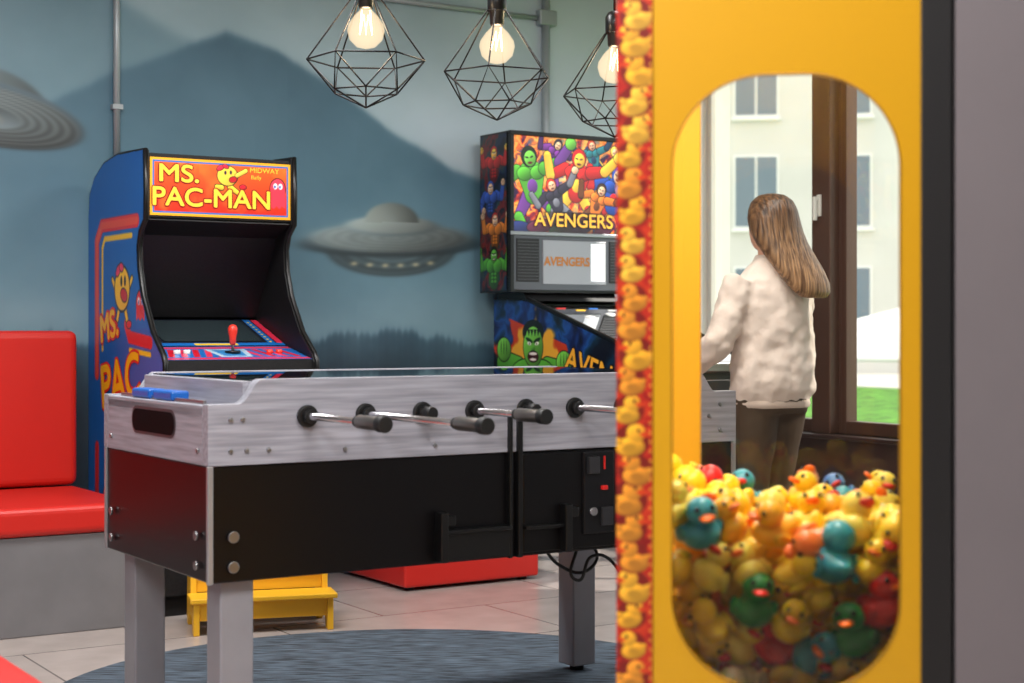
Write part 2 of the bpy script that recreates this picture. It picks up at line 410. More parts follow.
prism(ft, 'side_board_far', side_prof(), Wd-0.035, Wd, 'y', gw, 0.002)
FE = ((0, 0, 0), (0, -1, 0), (0, 0, 1))
gwe = M('grey_woodgrain_end', (158, 158, 168), 0.42, noise=0.20, nscale=3.0, stretch=(30, 1.5, 30))
for k, (xa, xb) in enumerate(((0.0, 0.03), (L-0.03, L))):
    box(ft, 'end_board_%d' % k, xa, xb, 0.035, Wd-0.035, za, zl-0.003, gwe, 0.002)
    xi = 0.10 if k == 0 else L-0.13
    box(ft, 'end_wall_%d' % k, xi, xi+0.03, 0.035, Wd-0.035, za, zt-0.006, gwe, 0.002)
    box(ft, 'end_shelf_%d' % k, min(xa, xi), max(xb, xi+0.03), 0.035, Wd-0.035, zl-0.03, zl-0.012, gwe)
flat(ft, 'handhold_rim', rrect(-0.52, -0.205, 0.818, 0.888, 0.033), FE, M('handhold_rim', (70, 70, 74), 0.4), 0.001)
flat(ft, 'handhold', rrect(-0.512, -0.213, 0.825, 0.881, 0.027), FE, M('handhold_black', (6, 6, 7), 0.6, spec=0.1), 0.002)
bl = M('plastic_blue', (20, 96, 186), 0.35)
for y0 in (0.27, 0.43):
    box(ft, 'score_clip', 0.012, 0.06, y0, y0+0.13, zl-0.002, zl+0.022, bl, 0.006)
box(ft, 'score_bar', 0.02, 0.028, 0.08, Wd-0.08, zl-0.004, zl+0.006, steel)
box(ft, 'playfield', 0.13, L-0.13, 0.035, Wd-0.035, za, 0.80, M('field_green', (70, 120, 84), 0.5))
for a in (0.45, 0.79, 1.13): box(ft, 'field_line', a-0.004, a+0.004, 0.036, Wd-0.036, 0.80, 0.801, white)
box(ft, 'top_rim_a', 0.13, L-0.13, 0.03, 0.06, zt-0.010, zt-0.003, steel)
box(ft, 'top_rim_b', 0.13, L-0.13, Wd-0.06, Wd-0.03, zt-0.010, zt-0.003, steel)
tg = glassmat('table_glass', (150, 160, 165), 1.9)
mesh(ft, 'glass_top', [(0.125, 0.03, zt-0.002), (L-0.125, 0.03, zt-0.002), (L-0.125, Wd-0.03, zt-0.002), (0.125, Wd-0.03, zt-0.002)], [(0, 1, 2, 3)], tg)
zr = 0.876
rx = [0.289, 0.470, 0.654, 0.830, 1.01, 1.189, 1.37, 1.55]; rx = [v*0.86 for v in rx]
ext = {0: 0.397, 1: 0.568, 3: 0.331, 5: 0.36}
cnt = [1, 2, 3, 5, 5, 3, 2, 1]
hg = M('handle_grey', (126, 120, 116), 0.3, 0.85); rub = M('rubber_black', (16, 16, 17), 0.5)
pr = M('player_red', (170, 30, 30), 0.4); pb = M('player_blue', (30, 50, 130), 0.4)
for i, x in enumerate(rx):
    near = i in ext
    e = ext.get(i, 0.0)
    ys = -e if near else -0.05; ye = Wd+(0.05 if near else 0.36)
    cyl(ft, 'rod_%d' % i, (x, ys, zr), (x, ye, zr), 0.008, chrome)
    cyl(ft, 'bearing_near_%d' % i, (x, -0.012, zr), (x, 0.0, zr), 0.027, rub, bv=0.003)
    cyl(ft, 'bearing_nut_%d' % i, (x, -0.03, zr), (x, -0.01, zr), 0.017, rub, n=8)
    cyl(ft, 'bearing_far_%d' % i, (x, Wd, zr), (x, Wd+0.012, zr), 0.027, rub)
    def handle(y_in, y_out, tag):
        d = 1 if y_out > y_in else -1
        cyl(ft, 'grip_%s' % tag, (x, y_in, zr), (x, y_out, zr), 0.0165, hg, n=10, bv=0.003)
        cyl(ft, 'grip_collar_%s' % tag, (x, y_in-0.012*d, zr), (x, y_in+0.006*d, zr), 0.013, rub)
        cyl(ft, 'grip_end_%s' % tag, (x, y_out-0.022*d, zr), (x, y_out+0.006*d, zr), 0.019, rub, bv=0.003)
    if near:
        handle(-e+0.12, -e, str(i)); cyl(ft, 'rod_cap_%d' % i, (x, ye-0.03, zr), (x, ye, zr), 0.014, rub)
    else:
        handle(ye-0.12, ye, str(i)); cyl(ft, 'rod_cap_%d' % i, (x, ys-0.008, zr), (x, ys+0.03, zr), 0.016, rub, bv=0.003)
    n = cnt[i]
    for k in range(n):
        y = Wd/2+(k-(n-1)/2)*(0.56/max(n, 2)); pm = pr if near else pb
        lathe(ft, 'player', [(0.006, -0.062), (0.011, -0.055), (0.010, -0.03), (0.014, -0.005), (0.015, 0.012), (0.007, 0.022), (0.011, 0.03), (0.011, 0.04), (0.004, 0.048)], (x, y, zr), pm, 10)
        box(ft, 'player_foot', x-0.014, x+0.014, y-0.01, y+0.01, zr-0.07, zr-0.055, pm, 0.002)
def bolt(x, z, r=0.009):
    cyl(ft, 'bolt', (x, -0.006, z), (x, 0.001, z), r, steel, n=14, bv=0.002)
for x, z in ((0.055, 0.872), (0.085, 0.873), (0.055, 0.80), (0.095, 0.80), (0.15, 0.80), (0.35, 0.793), (0.60, 0.793)): bolt(x, z, 0.0055)
for x, z in ((0.062, 0.60), (0.062, 0.53), (L-0.062, 0.60), (L-0.062, 0.53)): bolt(x, z, 0.014)
for x, z in ((L-0.06, 0.872), (L-0.06, 0.80), (L-0.1, 0.84)): bolt(x, z, 0.0055)
for y, z in ((0.68, 0.60), (0.68, 0.53), (0.07, 0.60), (0.07, 0.53)):
    cyl(ft, 'bolt', (-0.006, y, z), (0.001, y, z), 0.011, steel, n=14, bv=0.002)
for y in (0.06, 0.68): cyl(ft, 'bolt', (-0.005, y, 0.80), (0.001, y, 0.80), 0.006, steel, n=14)
box(ft, 'door_frame_a', 0.815, 0.825, -0.012, 0.006, zb, 0.86, black, 0.002)
box(ft, 'door_frame_b', 0.842, 0.856, -0.012, 0.006, zb, 0.86, black, 0.002)
box(ft, 'coin_door', 0.86, 1.36, -0.006, 0.006, zb+0.01, za-0.006, gblack, 0.003)
box(ft, 'service_ledge', 0.60, 0.815, -0.014, 0.006, 0.500, 0.575, black, 0.003)
box(ft, 'ledge_lip', 0.60, 0.815, -0.026, 0.006, 0.570, 0.580, black, 0.003)
for a in (0.60, 0.975):
    box(ft, 'hasp_%d' % int(a*100), a, a+0.022, -0.034, 0.0, 0.50, 0.625, black, 0.003)
    box(ft, 'hasp_arm_%d' % int(a*100), a+0.02, a+0.05, -0.022, 0.0, 0.59, 0.615, black, 0.003)
box(ft, 'ledge_b', 0.86, 1.0, -0.022, 0.0, 0.565, 0.575, black, 0.002)
box(ft, 'coin_plate', 1.045, 1.145, -0.014, 0.0, 0.54, 0.758, M('coin_plate', (34, 34, 37), 0.3, 0.5), 0.004)
cbk = M('coin_block', (70, 70, 74), 0.3, 0.6)
box(ft, 'coin_slot_block', 1.055, 1.09, -0.026, -0.01, 0.70, 0.745, cbk, 0.003)
box(ft, 'coin_button', 1.10, 1.120, -0.022, -0.01, 0.655, 0.667, artred, 0.003)
box(ft, 'coin_label', 1.109, 1.114, -0.0165, -0.01, 0.71, 0.745, artred)
cyl(ft, 'coin_lock', (1.072, -0.024, 0.60), (1.072, -0.01, 0.60), 0.011, chrome)
box(ft, 'coin_return', 1.10, 1.137, -0.022, -0.01, 0.56, 0.61, cbk, 0.003)
for (x, y) in ((0.086, 0.077), (0.086, 0.667), (1.494, 0.077), (1.494, 0.667)):
    box(ft, 'leg', x-0.0425, x+0.0425, y-0.0425, y+0.0425, 0.03, zb, legm, 0.005)
    cyl(ft, 'leg_foot', (x, y, 0.0125), (x, y, 0.035), 0.022, rub)
cb = group('power_cable', (0, 0, 0))
tw = lambda x, y, z: tuple(Matrix.Rotation(math.radians(RZ), 3, 'Z') @ Vector((x, y, z))+Vector((-0.70, 3.70, 0)))
wire(cb, 'cord', [tw(1.12, 0.12, 0.50), tw(1.10, 0.10, 0.40), tw(1.15, 0.10, 0.46), tw(1.22, 0.10, 0.44), tw(1.25, 0.05, 0.30), tw(1.30, 0.0, 0.12), tw(1.38, -0.05, 0.02), tw(1.6, -0.05, 0.018)], 0.0045, rub, smooth=True)
wire(cb, 'cord_loop', [tw(1.00, 0.12, 0.50), tw(1.06, 0.12, 0.44), tw(1.14, 0.11, 0.42), tw(1.18, 0.12, 0.47), tw(1.12, 0.13, 0.49)], 0.0045, rub, smooth=True)

# ------------------------------------------------------------ arcade cabinet
ac = group('arcade_cabinet', (-1.290, 5.935, 0), RZ)
AW = 0.637
prof = [(0.05, 0.0), (0.87, 0.0), (0.87, 1.56), (0.855, 1.64), (0.80, 1.70), (0.68, 1.752), (0.52, 1.772), (0.214, 1.765), (0.206, 1.60), (0.210, 1.50), (0.262, 1.46), (0.285, 1.40), (0.275, 1.31), (0.235, 1.21), (0.13, 1.07), (0.02, 0.985), (0.0, 0.955), (0.0, 0.90), (0.05, 0.86)]
inb = M('cabinet_inner_black', (18, 17, 19), 0.5, noise=0.5, nscale=150)
prism(ac, 'side_left', prof, 0.0, 0.02, 'x', artblue)
prism(ac, 'side_right', prof, AW-0.02, AW, 'x', artblue)
prism(ac, 'side_left_inner', prof, 0.0195, 0.024, 'x', inb)
prism(ac, 'side_right_inner', prof, AW-0.024, AW-0.0195, 'x', inb)
for x in (0.01, AW-0.01):
    wire(ac, 'edge_molding', [(x, p[0], p[1]) for p in prof], 0.0105, black, True)
def slab(name, y0, z0, y1, z1, mat, t=0.012, x0=0.02, x1=AW-0.02):
    d = Vector((y1-y0, z1-z0)).normalized(); n = Vector((-d[1], d[0]))*t
    return prism(ac, name, [(y0, z0), (y1, z1), (y1+n[0], z1+n[1]), (y0+n[0], z0+n[1])], x0, x1, 'x', mat)
box(ac, 'top', 0.02, AW-0.02, 0.222, 0.62, 1.742, 1.756, inb)
slab('top_back', 0.62, 1.75, 0.82, 1.66, inb)
box(ac, 'back', 0.02, AW-0.02, 0.83, 0.85, 0.02, 1.66, inb)
box(ac, 'front_lower', 0.02, AW-0.02, 0.07, 0.09, 0.08, 0.89, inb)
box(ac, 'kickplate', 0.02, AW-0.02, 0.10, 0.12, 0.0, 0.08, black)
box(ac, 'coin_door', 0.19, 0.43, 0.055, 0.07, 0.25, 0.60, M('coin_door_dark', (40, 40, 42), 0.35, 0.5), 0.005)
for x in (0.25, 0.34): box(ac, 'coin_slot', x, x+0.03, 0.045, 0.056, 0.45, 0.52, artred, 0.003)
slab('speaker_panel', 0.22, 1.50, 0.36, 1.45, inb)
slab('recess_back', 0.36, 1.45, 0.56, 1.13, inb)
slab('monitor_bezel', 0.56, 1.12, 0.25, 1.015, inb, t=0.012)
slab('control_panel', 0.25, 1.012, 0.012, 0.965, M('control_panel_blue', (28, 105, 185), 0.3), t=0.02)
slab('control_front', 0.012, 0.965, 0.008, 0.90, inb, t=0.012)
slab('control_under', 0.008, 0.90, 0.075, 0.88, inb)
dmon = Vector((0, 0.31, 0.105)).normalized()
FM = ((0.027, 0.25, 1.015), (1, 0, 0), tuple(dmon))
bz = Sheet(0, 0.583, 0, 0.32, 0.003, (30, 34, 46))
for x0, x1, c in ((0.0, 0.03, (232, 50, 80)), (0.036, 0.066, (30, 110, 190)), (0.553, 0.583, (232, 50, 80)), (0.517, 0.547, (30, 110, 190))):
    bz.poly([(x0, 0), (x1, 0), (x1, 0.32), (x0, 0.32)], c)
bz.poly([(0.0, 0.0), (0.583, 0.0), (0.583, 0.03), (0, 0.03)], (30, 110, 190)); bz.poly([(0.2, 0.005), (0.38, 0.005), (0.38, 0.025), (0.2, 0.025)], (250, 205, 40))
for k in range(9): bz.ell(0.532, 0.045+0.03*k, 0.006, 0.006, (250, 215, 60)); bz.ell(0.051, 0.045+0.03*k, 0.006, 0.006, (250, 215, 60))
bz.build(ac, 'bezel_art', FM, 0.002, printmat('bezel_print', 0.25))
flat(ac, 'screen', rrect(0.085, 0.498, 0.045, 0.30, 0.02), FM, M('crt_glass', (46, 58, 62), 0.12, coat=0.5), 0.005)
dcp = Vector((0, 0.238, 0.047)).normalized()
FC = ((0.027, 0.012, 0.965), (1, 0, 0), tuple(dcp))
cpn = Sheet(0, 0.583, 0, 0.24, 0.003, (30, 110, 190))
V_ = cpn.V
cpn.blend(((np.abs(V_-0.02) < 0.014) | (np.abs(V_-0.215) < 0.014)).astype(float), (232, 50, 80))
for k in range(5):
    x0 = 0.02+0.05*k; cpn.poly([(x0, 0.05), (x0+0.025, 0.05), (x0+0.065, 0.185), (x0+0.04, 0.185)], (235, 60, 95) if k % 2 else (215, 30, 50))
    cpn.poly([(0.583-x0, 0.05), (0.558-x0, 0.05), (0.518-x0, 0.185), (0.543-x0, 0.185)], (235, 60, 95) if k % 2 else (215, 30, 50))
cpn.poly([(0.23, 0.05), (0.36, 0.05), (0.38, 0.19), (0.21, 0.19)], (185, 215, 235))
cpn.poly([(0.25, 0.065), (0.34, 0.065), (0.355, 0.175), (0.235, 0.175)], (60, 140, 205))
cpn.build(ac, 'control_panel_print', FC, 0.0015, printmat('control_print', 0.3))
cyl(ac, 'stick_base', (0.33, 0.13, 0.99), (0.33, 0.13, 0.998), 0.03, black)
cyl(ac, 'stick_shaft', (0.33, 0.13, 0.99), (0.33, 0.13, 1.05), 0.006, steel)
jr = M('joystick_red', (235, 60, 46), 0.3)
lathe(ac, 'stick_knob', [(0.006, 0.0), (0.012, 0.004), (0.013, 0.03), (0.018, 0.05), (0.019, 0.064), (0.013, 0.076), (0.003, 0.080)], (0.33, 0.13, 1.02), jr)
for x in (0.10, 0.14, 0.48, 0.52): cyl(ac, 'button', (x, 0.12, 0.98), (x, 0.12, 1.003), 0.013, white if x < 0.3 else jr)
# marquee
FQ = ((0.007, 0.2125, 0.0), (1, 0, 0), (0, 0, 1))
def glow(n, c, e=0.9): return M(n, c, 0.3, em=e)
box(ac, 'marquee_box', 0.02, AW-0.02, 0.213, 0.26, 1.510, 1.745, black)
mq = Sheet(0.020, 0.603, 1.518, 1.740, 0.0022, (240, 170, 40))
mq.blend(((mq.U > 0.030) & (mq.U < 0.593) & (mq.V > 1.528) & (mq.V < 1.730)).astype(float), (40, 110, 190))
inn = ((mq.U > 0.036) & (mq.U < 0.587) & (mq.V > 1.534) & (mq.V < 1.724)).astype(float)
kk = np.clip((mq.V-1.534)/0.19, 0, 1)[..., None]
mq.blend(inn, np.array([206, 44, 30])*(1-kk)+np.array([232, 96, 36])*kk)
ns_ = fbm(mq.U+2, mq.V+2, 14, 3, 77); mq.blend(inn*np.clip((ns_-0.45)*2, 0, 0.5), (246, 140, 50))
mq.capsule((0.345, 1.640), (0.395, 1.605), 0.010, 0.008, (250, 200, 60), 0.003); mq.capsule((0.31, 1.635), (0.290, 1.638), 0.010, 0.008, (250, 200, 60), 0.003)
mq.ell(0.400, 1.640, 0.014, 0.009, (210, 30, 50), 0, 0.2, 0.002)
mq.ell(0.335, 1.682, 0.042, 0.038, (250, 206, 70), 0, 0.15, 0.003)
mq.ell(0.358, 1.668, 0.016, 0.011, (190, 24, 40), 15, 0.0, 0.002); mq.ell(0.326, 1.694, 0.005, 0.008, (20, 30, 60)); mq.ell(0.349, 1.696, 0.005, 0.008, (20, 30, 60))
mq.ell(0.306, 1.712, 0.017, 0.009, (225, 40, 70), 30, 0.2, 0.002); mq.ell(0.328, 1.718, 0.013, 0.007, (225, 40, 70), -20, 0.2, 0.002)
mq.capsule((0.375, 1.685), (0.412, 1.705), 0.008, 0.008, (250, 210, 80), 0.002)
mq.ell(0.548, 1.640, 0.032, 0.040, (236, 60, 80), 0, 0.2, 0.003); mq.poly([(0.516, 1.64), (0.580, 1.64), (0.583, 1.56), (0.566, 1.572), (0.556, 1.560), (0.544, 1.572), (0.531, 1.560), (0.516, 1.57)], (236, 60, 80))
for dx in (-0.010, 0.012): mq.ell(0.548+dx, 1.650, 0.009, 0.012, (250, 250, 250)); mq.ell(0.546+dx, 1.648, 0.004, 0.006, (30, 60, 160))
mq.build(ac, 'marquee_print', FQ, 0.001, printmat('marquee_print', 0.3, 0.28))
mr_ = glow('mq_text_red', (140, 12, 24), 0.2); my = glow('mq_text_yellow', (250, 204, 66), 0.35)
outline_text(ac, 'marquee_text', 'MS.', FQ, (0.135, 1.678), 0.094, mr_, my, 0.003, 1.25, w=0.0065, wf=0.0022)
outline_text(ac, 'marquee_text', 'PAC-MAN', FQ, (0.272, 1.588), 0.100, mr_, my, 0.003, 1.12, w=0.0065, wf=0.0022)
text(ac, 'marquee_small', 'MIDWAY', FQ, (0.49, 1.708), 0.028, my, 0.003, 1.1)
text(ac, 'marquee_small2', 'Bally', FQ, (0.455, 1.680), 0.022, my, 0.003, 1.1)
# side art print
sd = Sheet(-0.87, -0.0, 0.0, 1.775, 0.004, (24, 100, 184))
sd.blend(np.clip((fbm(sd.U+3, sd.V, 3, 3, 4)-0.45)*0.6, 0, 0.3), (40, 130, 205))
def stroke(pts, w, col):
    for a, b_ in zip(pts[:-1], pts[1:]): sd.capsule((-a[0], a[1]), (-b_[0], b_[1]), w/2, w/2, col, 0, 0)
for w, col in ((0.055, (222, 42, 48)), (0.030, (236, 84, 56))):
    stroke([(0.28, 1.50), (0.70, 1.50), (0.76, 1.44), (0.76, 0.9)], w, col)
stroke([(0.34, 1.445), (0.66, 1.445), (0.69, 1.41), (0.69, 1.0)], 0.022, (250, 205, 40))
stroke([(0.13, 1.03), (0.36, 1.05), (0.40, 1.10)], 0.05, (222, 42, 48)); stroke([(0.13, 0.985), (0.36, 1.0)], 0.02, (250, 205, 40))
stroke([(0.05, 0.17), (0.72, 0.17), (0.76, 0.23), (0.76, 0.6)], 0.05, (222, 42, 48)); stroke([(0.05, 0.115), (0.80, 0.115)], 0.02, (250, 205, 40))
def pac2(cy, cz, r):
    for sg in (-1, 1):
        sd.capsule((-cy+sg*r*0.35, cz-r*0.8), (-cy+sg*r*0.75, cz-r*1.55), r*0.16, r*0.13, (250, 205, 40), 0.005, 0)
        sd.ell(-cy+sg*r*0.95, cz-r*1.65, r*0.32, r*0.17, (222, 42, 48), 0, 0, 0.004)
        sd.capsule((-cy+sg*r*0.9, cz), (-cy+sg*r*1.35, cz+r*0.45), r*0.13, r*0.12, (250, 205, 40), 0.005, 0)
    sd.ell(-cy, cz, r, r, (252, 204, 35), 0, 0.08, 0.009)
    sd.ell(-cy+r*0.25, cz-r*0.3, r*0.45, r*0.28, (205, 30, 45), -15, 0, 0.005)
    for dx in (-0.1, 0.4): sd.ell(-cy+r*dx, cz+r*0.35, r*0.14, r*0.24, (14, 14, 24))
    sd.ell(-cy-r*0.55, cz+r*0.85, r*0.34, r*0.2, (240, 60, 100), 35, 0, 0.005); sd.ell(-cy-r*0.1, cz+r*1.0, r*0.28, r*0.18, (240, 60, 100), -15, 0, 0.005)
pac2(0.45, 1.24, 0.085); pac2(0.42, 0.42, 0.14)
for gy, gz, r, col in ((0.24, 1.18, 0.045, (222, 42, 48)), (0.62, 0.38, 0.07, (240, 110, 150))):
    sd.ell(-gy, gz, r, r*1.1, col, 0, 0, 0.005); sd.poly([(-gy-r, gz), (-gy+r, gz), (-gy+r, gz-r*1.5), (-gy+r*0.5, gz-r*1.2), (-gy, gz-r*1.5), (-gy-r*0.5, gz-r*1.2), (-gy-r, gz-r*1.5)], col)
    for dx in (-0.4, 0.4): sd.ell(-gy+r*dx, gz+r*0.2, r*0.25, r*0.35, (245, 245, 245)); sd.ell(-gy+r*dx, gz+r*0.1, r*0.12, r*0.18, (20, 40, 130))
ins = np.zeros(sd.U.shape, bool)
pp = [(-a, z) for a, z in prof]
for i in range(len(pp)):
    x0, y0 = pp[i]; x1, y1 = pp[(i+1) % len(pp)]
    if y0 == y1: continue
    ins ^= ((y0 > sd.V) != (y1 > sd.V)) & (sd.U < (x1-x0)*(sd.V-y0)/(y1-y0)+x0)
FS = ((0, 0, 0), (0, -1, 0), (0, 0, 1))
so_ = sd.build(ac, 'side_print', FS, 0.0012, printmat('side_print', 0.35))
insv = ins.ravel(); bm = bmesh.new(); bm.from_mesh(so_.data); bm.verts.ensure_lookup_table()
bmesh.ops.delete(bm, geom=[v for v in bm.verts if not insv[v.index]], context='VERTS'); bm.to_mesh(so_.data); bm.free()
for s, p, sz in (('MS.', (-0.60, 1.09), 0.15), ('PAC', (-0.47, 0.87), 0.24), ('MAN', (-0.38, 0.67), 0.22)):
    outline_text(ac, 'side_text', s, FS, p, sz, artred, yel, 0.003, 1.05, 9, w=0.015, wf=0.005)

# ------------------------------------------------------------ step stool
st = group('step_stool', (-1.12, 5.65, 0), 16)
ys = M('stool_yellow', (236, 180, 40), 0.4)
for x in (0.0, 0.475):
    prism(st, 'side_%d' % int(x*100), [(0.0, 0), (0.045, 0), (0.07, 0.055), (0.20, 0.055), (0.24, 0), (0.29, 0), (0.27, 0.205), (0.13, 0.205), (0.125, 0.115), (0.0, 0.115)], x, x+0.022, 'x', ys, 0.003)
box(st, 'lower_tread', -0.012, 0.51, -0.015, 0.135, 0.115, 0.133, ys, 0.004)
box(st, 'upper_tread', -0.012, 0.51, 0.12, 0.29, 0.205, 0.223, ys, 0.004)
box(st, 'riser', 0.022, 0.475, 0.012, 0.028, 0.05, 0.115, ys, 0.002)
box(st, 'riser_b', 0.022, 0.475, 0.14, 0.156, 0.133, 0.205, ys, 0.002)

# ------------------------------------------------------------ pinball machine
pm_ = group('pinball_machine', (-0.013, 7.376, 0), RZ)
box(pm_, 'backbox', 0.0, 0.72, 0.012, 0.26, 1.25, 1.995, black, 0.004)
box(pm_, 'backbox_hood', 0.0, 0.72, -0.012, 0.012, 1.975, 1.995, black, 0.003)
for x in (0.0, 0.70): box(pm_, 'backbox_stile', x, x+0.02, -0.012, 0.012, 1.25, 1.975, black, 0.002)
FP = ((0, -0.002, 0), (1, 0, 0), (0, 0, 1))
def fig(sh, cx, cy, s, body, face, hair, pose=0, ln=0.0035):
    dk = tuple(v*0.6 for v in body)
    for sg in (-1, 1):
        up = (pose == 0) or (pose == sg)
        ex, ey = cx+sg*0.19*s, cy+(-0.02*s if up else -0.09*s); hx, hy = cx+sg*(0.22 if up else 0.12)*s, cy+(0.12*s if up else -0.13*s)
        sh.capsule((cx+sg*0.10*s, cy+0.01*s), (ex, ey), 0.045*s, 0.035*s, body, ln); sh.capsule((ex, ey), (hx, hy), 0.034*s, 0.030*s, body, ln)
        sh.ell(hx, hy, 0.034*s, 0.032*s, face, 0, 0.3, ln)
        for q in range(3): sh.ell(hx+(q-1)*0.018*s, hy+0.01*s, 0.003*s, 0.014*s, (14, 12, 18))
    sh.ell(cx, cy-0.10*s, 0.075*s, 0.10*s, dk, 0, 0.3, ln)
    for sg in (-1, 1): sh.ell(cx+sg*0.052*s, cy-0.01*s, 0.062*s, 0.055*s, body, sg*10, 0.4, ln)
    for q in range(3):
        for sg in (-1, 1): sh.ell(cx+sg*0.022*s, cy-0.075*s-q*0.03*s, 0.02*s, 0.013*s, body, 0, 0.3, ln*0.6)
    sh.ell(cx, cy+0.085*s, 0.056*s, 0.062*s, hair, 0, 0.2, ln)
    sh.ell(cx, cy+0.070*s, 0.045*s, 0.052*s, face, 0, 0.3, ln*0.5)
    for sg in (-1, 1):
        sh.ell(cx+sg*0.018*s, cy+0.080*s, 0.011*s, 0.005*s, (250, 250, 240), sg*15); sh.ell(cx+sg*0.018*s, cy+0.089*s, 0.018*s, 0.005*s, (14, 12, 18), sg*20)
    sh.ell(cx, cy+0.042*s, 0.020*s, 0.010*s, (60, 10, 15)); sh.ell(cx, cy+0.045*s, 0.015*s, 0.004*s, (240, 235, 225))
def swirl(sh, cols, f, seed, warp=1.2):
    a = fbm(sh.U+3, sh.V+1, f, 4, seed); b2 = fbm(sh.U+7+a*warp*0.3, sh.V+5+a*warp*0.3, f*1.7, 4, seed+1)
    q = np.clip((b2-0.25)/0.45, 0, 0.999)*(len(cols)-1); i = q.astype(int); fr_ = (q-i)[..., None]; cc = np.array(cols, float)
    sh.c = cc[i]*(1-fr_)+cc[np.minimum(i+1, len(cols)-1)]*fr_
tl = Sheet(0.02, 0.70, 1.53, 1.975, 0.0022, (40, 30, 60))
swirl(tl, [(50, 20, 60), (170, 35, 40), (235, 110, 40), (250, 180, 80), (200, 80, 40), (50, 60, 110)], 9, 3)
th = np.arctan2(tl.V-1.80, tl.U-0.38); rr = np.hypot(tl.V-1.80, tl.U-0.38)
tl.blend((np.sin(th*19+rr*8) > 0.0)*np.clip(1.1-rr/0.34, 0, 1)*0.85, (255, 214, 110)); tl.blend(np.clip(1-rr/0.12, 0, 1), (255, 246, 210))
def dynfig(cx, cy, s, body, acc, face, hair, lean, ln=0.003):
    a = math.radians(lean); R = lambda x, y: (cx+s*(x*math.cos(a)-y*math.sin(a)), cy+s*(x*math.sin(a)+y*math.cos(a)))
    tl.capsule(R(-0.03, -0.09), R(-0.10, -0.19), 0.034*s, 0.026*s, acc, ln); tl.capsule(R(-0.10, -0.19), R(-0.06, -0.28), 0.026*s, 0.018*s, body, ln)
    tl.capsule(R(0.03, -0.09), R(0.09, -0.17), 0.034*s, 0.026*s, acc, ln); tl.capsule(R(0.09, -0.17), R(0.15, -0.25), 0.026*s, 0.018*s, body, ln)
    tl.capsule(R(-0.08, 0.03), R(-0.17, -0.02), 0.032*s, 0.026*s, body, ln); tl.capsule(R(-0.17, -0.02), R(-0.20, 0.08), 0.026*s, 0.022*s, acc, ln)
    tl.capsule(R(0.0, 0.0), R(0.0, -0.09), 0.075*s, 0.048*s, body, ln)
    for sg in (-1, 1): tl.ell(*R(sg*0.038, 0.015), 0.042*s, 0.034*s, body, lean+sg*10, 0.45, ln*0.7)
    tl.ell(*R(0, -0.05), 0.03*s, 0.035*s, acc, lean, 0.3)
    tl.capsule(R(0.08, 0.03), R(0.17, 0.05), 0.033*s, 0.028*s, body, ln); tl.capsule(R(0.17, 0.05), R(0.24, 0.12), 0.028*s, 0.026*s, acc, ln); tl.ell(*R(0.255, 0.135), 0.032*s, 0.030*s, face, 0, 0.4, ln)
    tl.ell(*R(0, 0.095), 0.044*s, 0.050*s, hair, lean, 0.3, ln); tl.ell(*R(0.004, 0.085), 0.033*s, 0.038*s, face, lean, 0.35)
    for sg in (-1, 1): tl.ell(*R(sg*0.014, 0.092), 0.010*s, 0.004*s, (20, 16, 20), lean+sg*18)
    tl.ell(*R(0.002, 0.064), 0.014*s, 0.006*s, (90, 16, 20), lean)
dynfig(0.25, 1.90, 0.50, (120, 50, 140), (70, 30, 90), (235, 190, 150), (30, 25, 40), -25)
dynfig(0.62, 1.88, 0.55, (150, 30, 40), (220, 180, 70), (235, 190, 150), (230, 190, 80), 25)
dynfig(0.47, 1.905, 0.5, (40, 120, 130), (30, 60, 90), (225, 175, 140), (180, 60, 30), 10)
dynfig(0.12, 1.79, 0.95, (84, 164, 52), (110, 60, 140), (112, 190, 70), (22, 30, 20), 8)
dynfig(0.60, 1.74, 0.85, (44, 78, 165), (200, 40, 40), (235, 190, 150), (44, 78, 165), -14)
dynfig(0.38, 1.80, 0.90, (200, 36, 34), (248, 190, 60), (250, 200, 70), (190, 30, 30), -6)
dynfig(0.25, 1.70, 0.60, (50, 44, 60), (120, 120, 130), (240, 190, 150), (190, 50, 26), 20)
dynfig(0.50, 1.69, 0.60, (226, 120, 40), (110, 60, 30), (240, 190, 150), (60, 40, 30), -20)
for q in range(6): tl.ell(0.05+0.12*q, 1.548+0.012*(q % 2), 0.075, 0.03, ((40, 50, 100), (90, 36, 60), (40, 76, 50))[q % 3], 8*q, 0.4, 0.003)
tl.blend(((tl.V < 1.63)*np.clip(1-np.abs(tl.U-0.36)/0.24, 0, 0.8)), (40, 14, 14))
tl.build(pm_, 'translite_print', FP, 0.0, printmat('translite_print', 0.25, 0.55))
gg = lambda n, c, e=0.5: M(n, c, 0.3, em=e)
hk = gg('hero_black', (16, 14, 20), 0.02); hgold = gg('hero_gold', (252, 190, 66), 0.5)
outline_text(pm_, 'title', 'AVENGERS', FP, (0.36, 1.588), 0.088, hk, hgold, 0.003, 1.05, w=0.006, wf=0.0015)
box(pm_, 'speaker_panel', 0.02, 0.70, -0.006, 0.012, 1.262, 1.52, M('speaker_panel', (88, 90, 96), 0.35, 0.3), 0.003)
box(pm_, 'panel_rail', 0.0, 0.72, -0.014, -0.004, 1.515, 1.532, steel, 0.002)
for x0, x1 in ((0.035, 0.16), (0.56, 0.685)):
    box(pm_, 'speaker_grill', x0, x1, -0.010, -0.004, 1.30, 1.50, M('grill_black', (30, 30, 33), 0.5), 0.002)
    for i in range(13):
        box(pm_, 'grill_bar', x0+0.006, x1-0.006, -0.0125, -0.009, 1.310+0.0145*i, 1.3125+0.0145*i, M('grill_bar', (90, 90, 94), 0.4, 0.5))
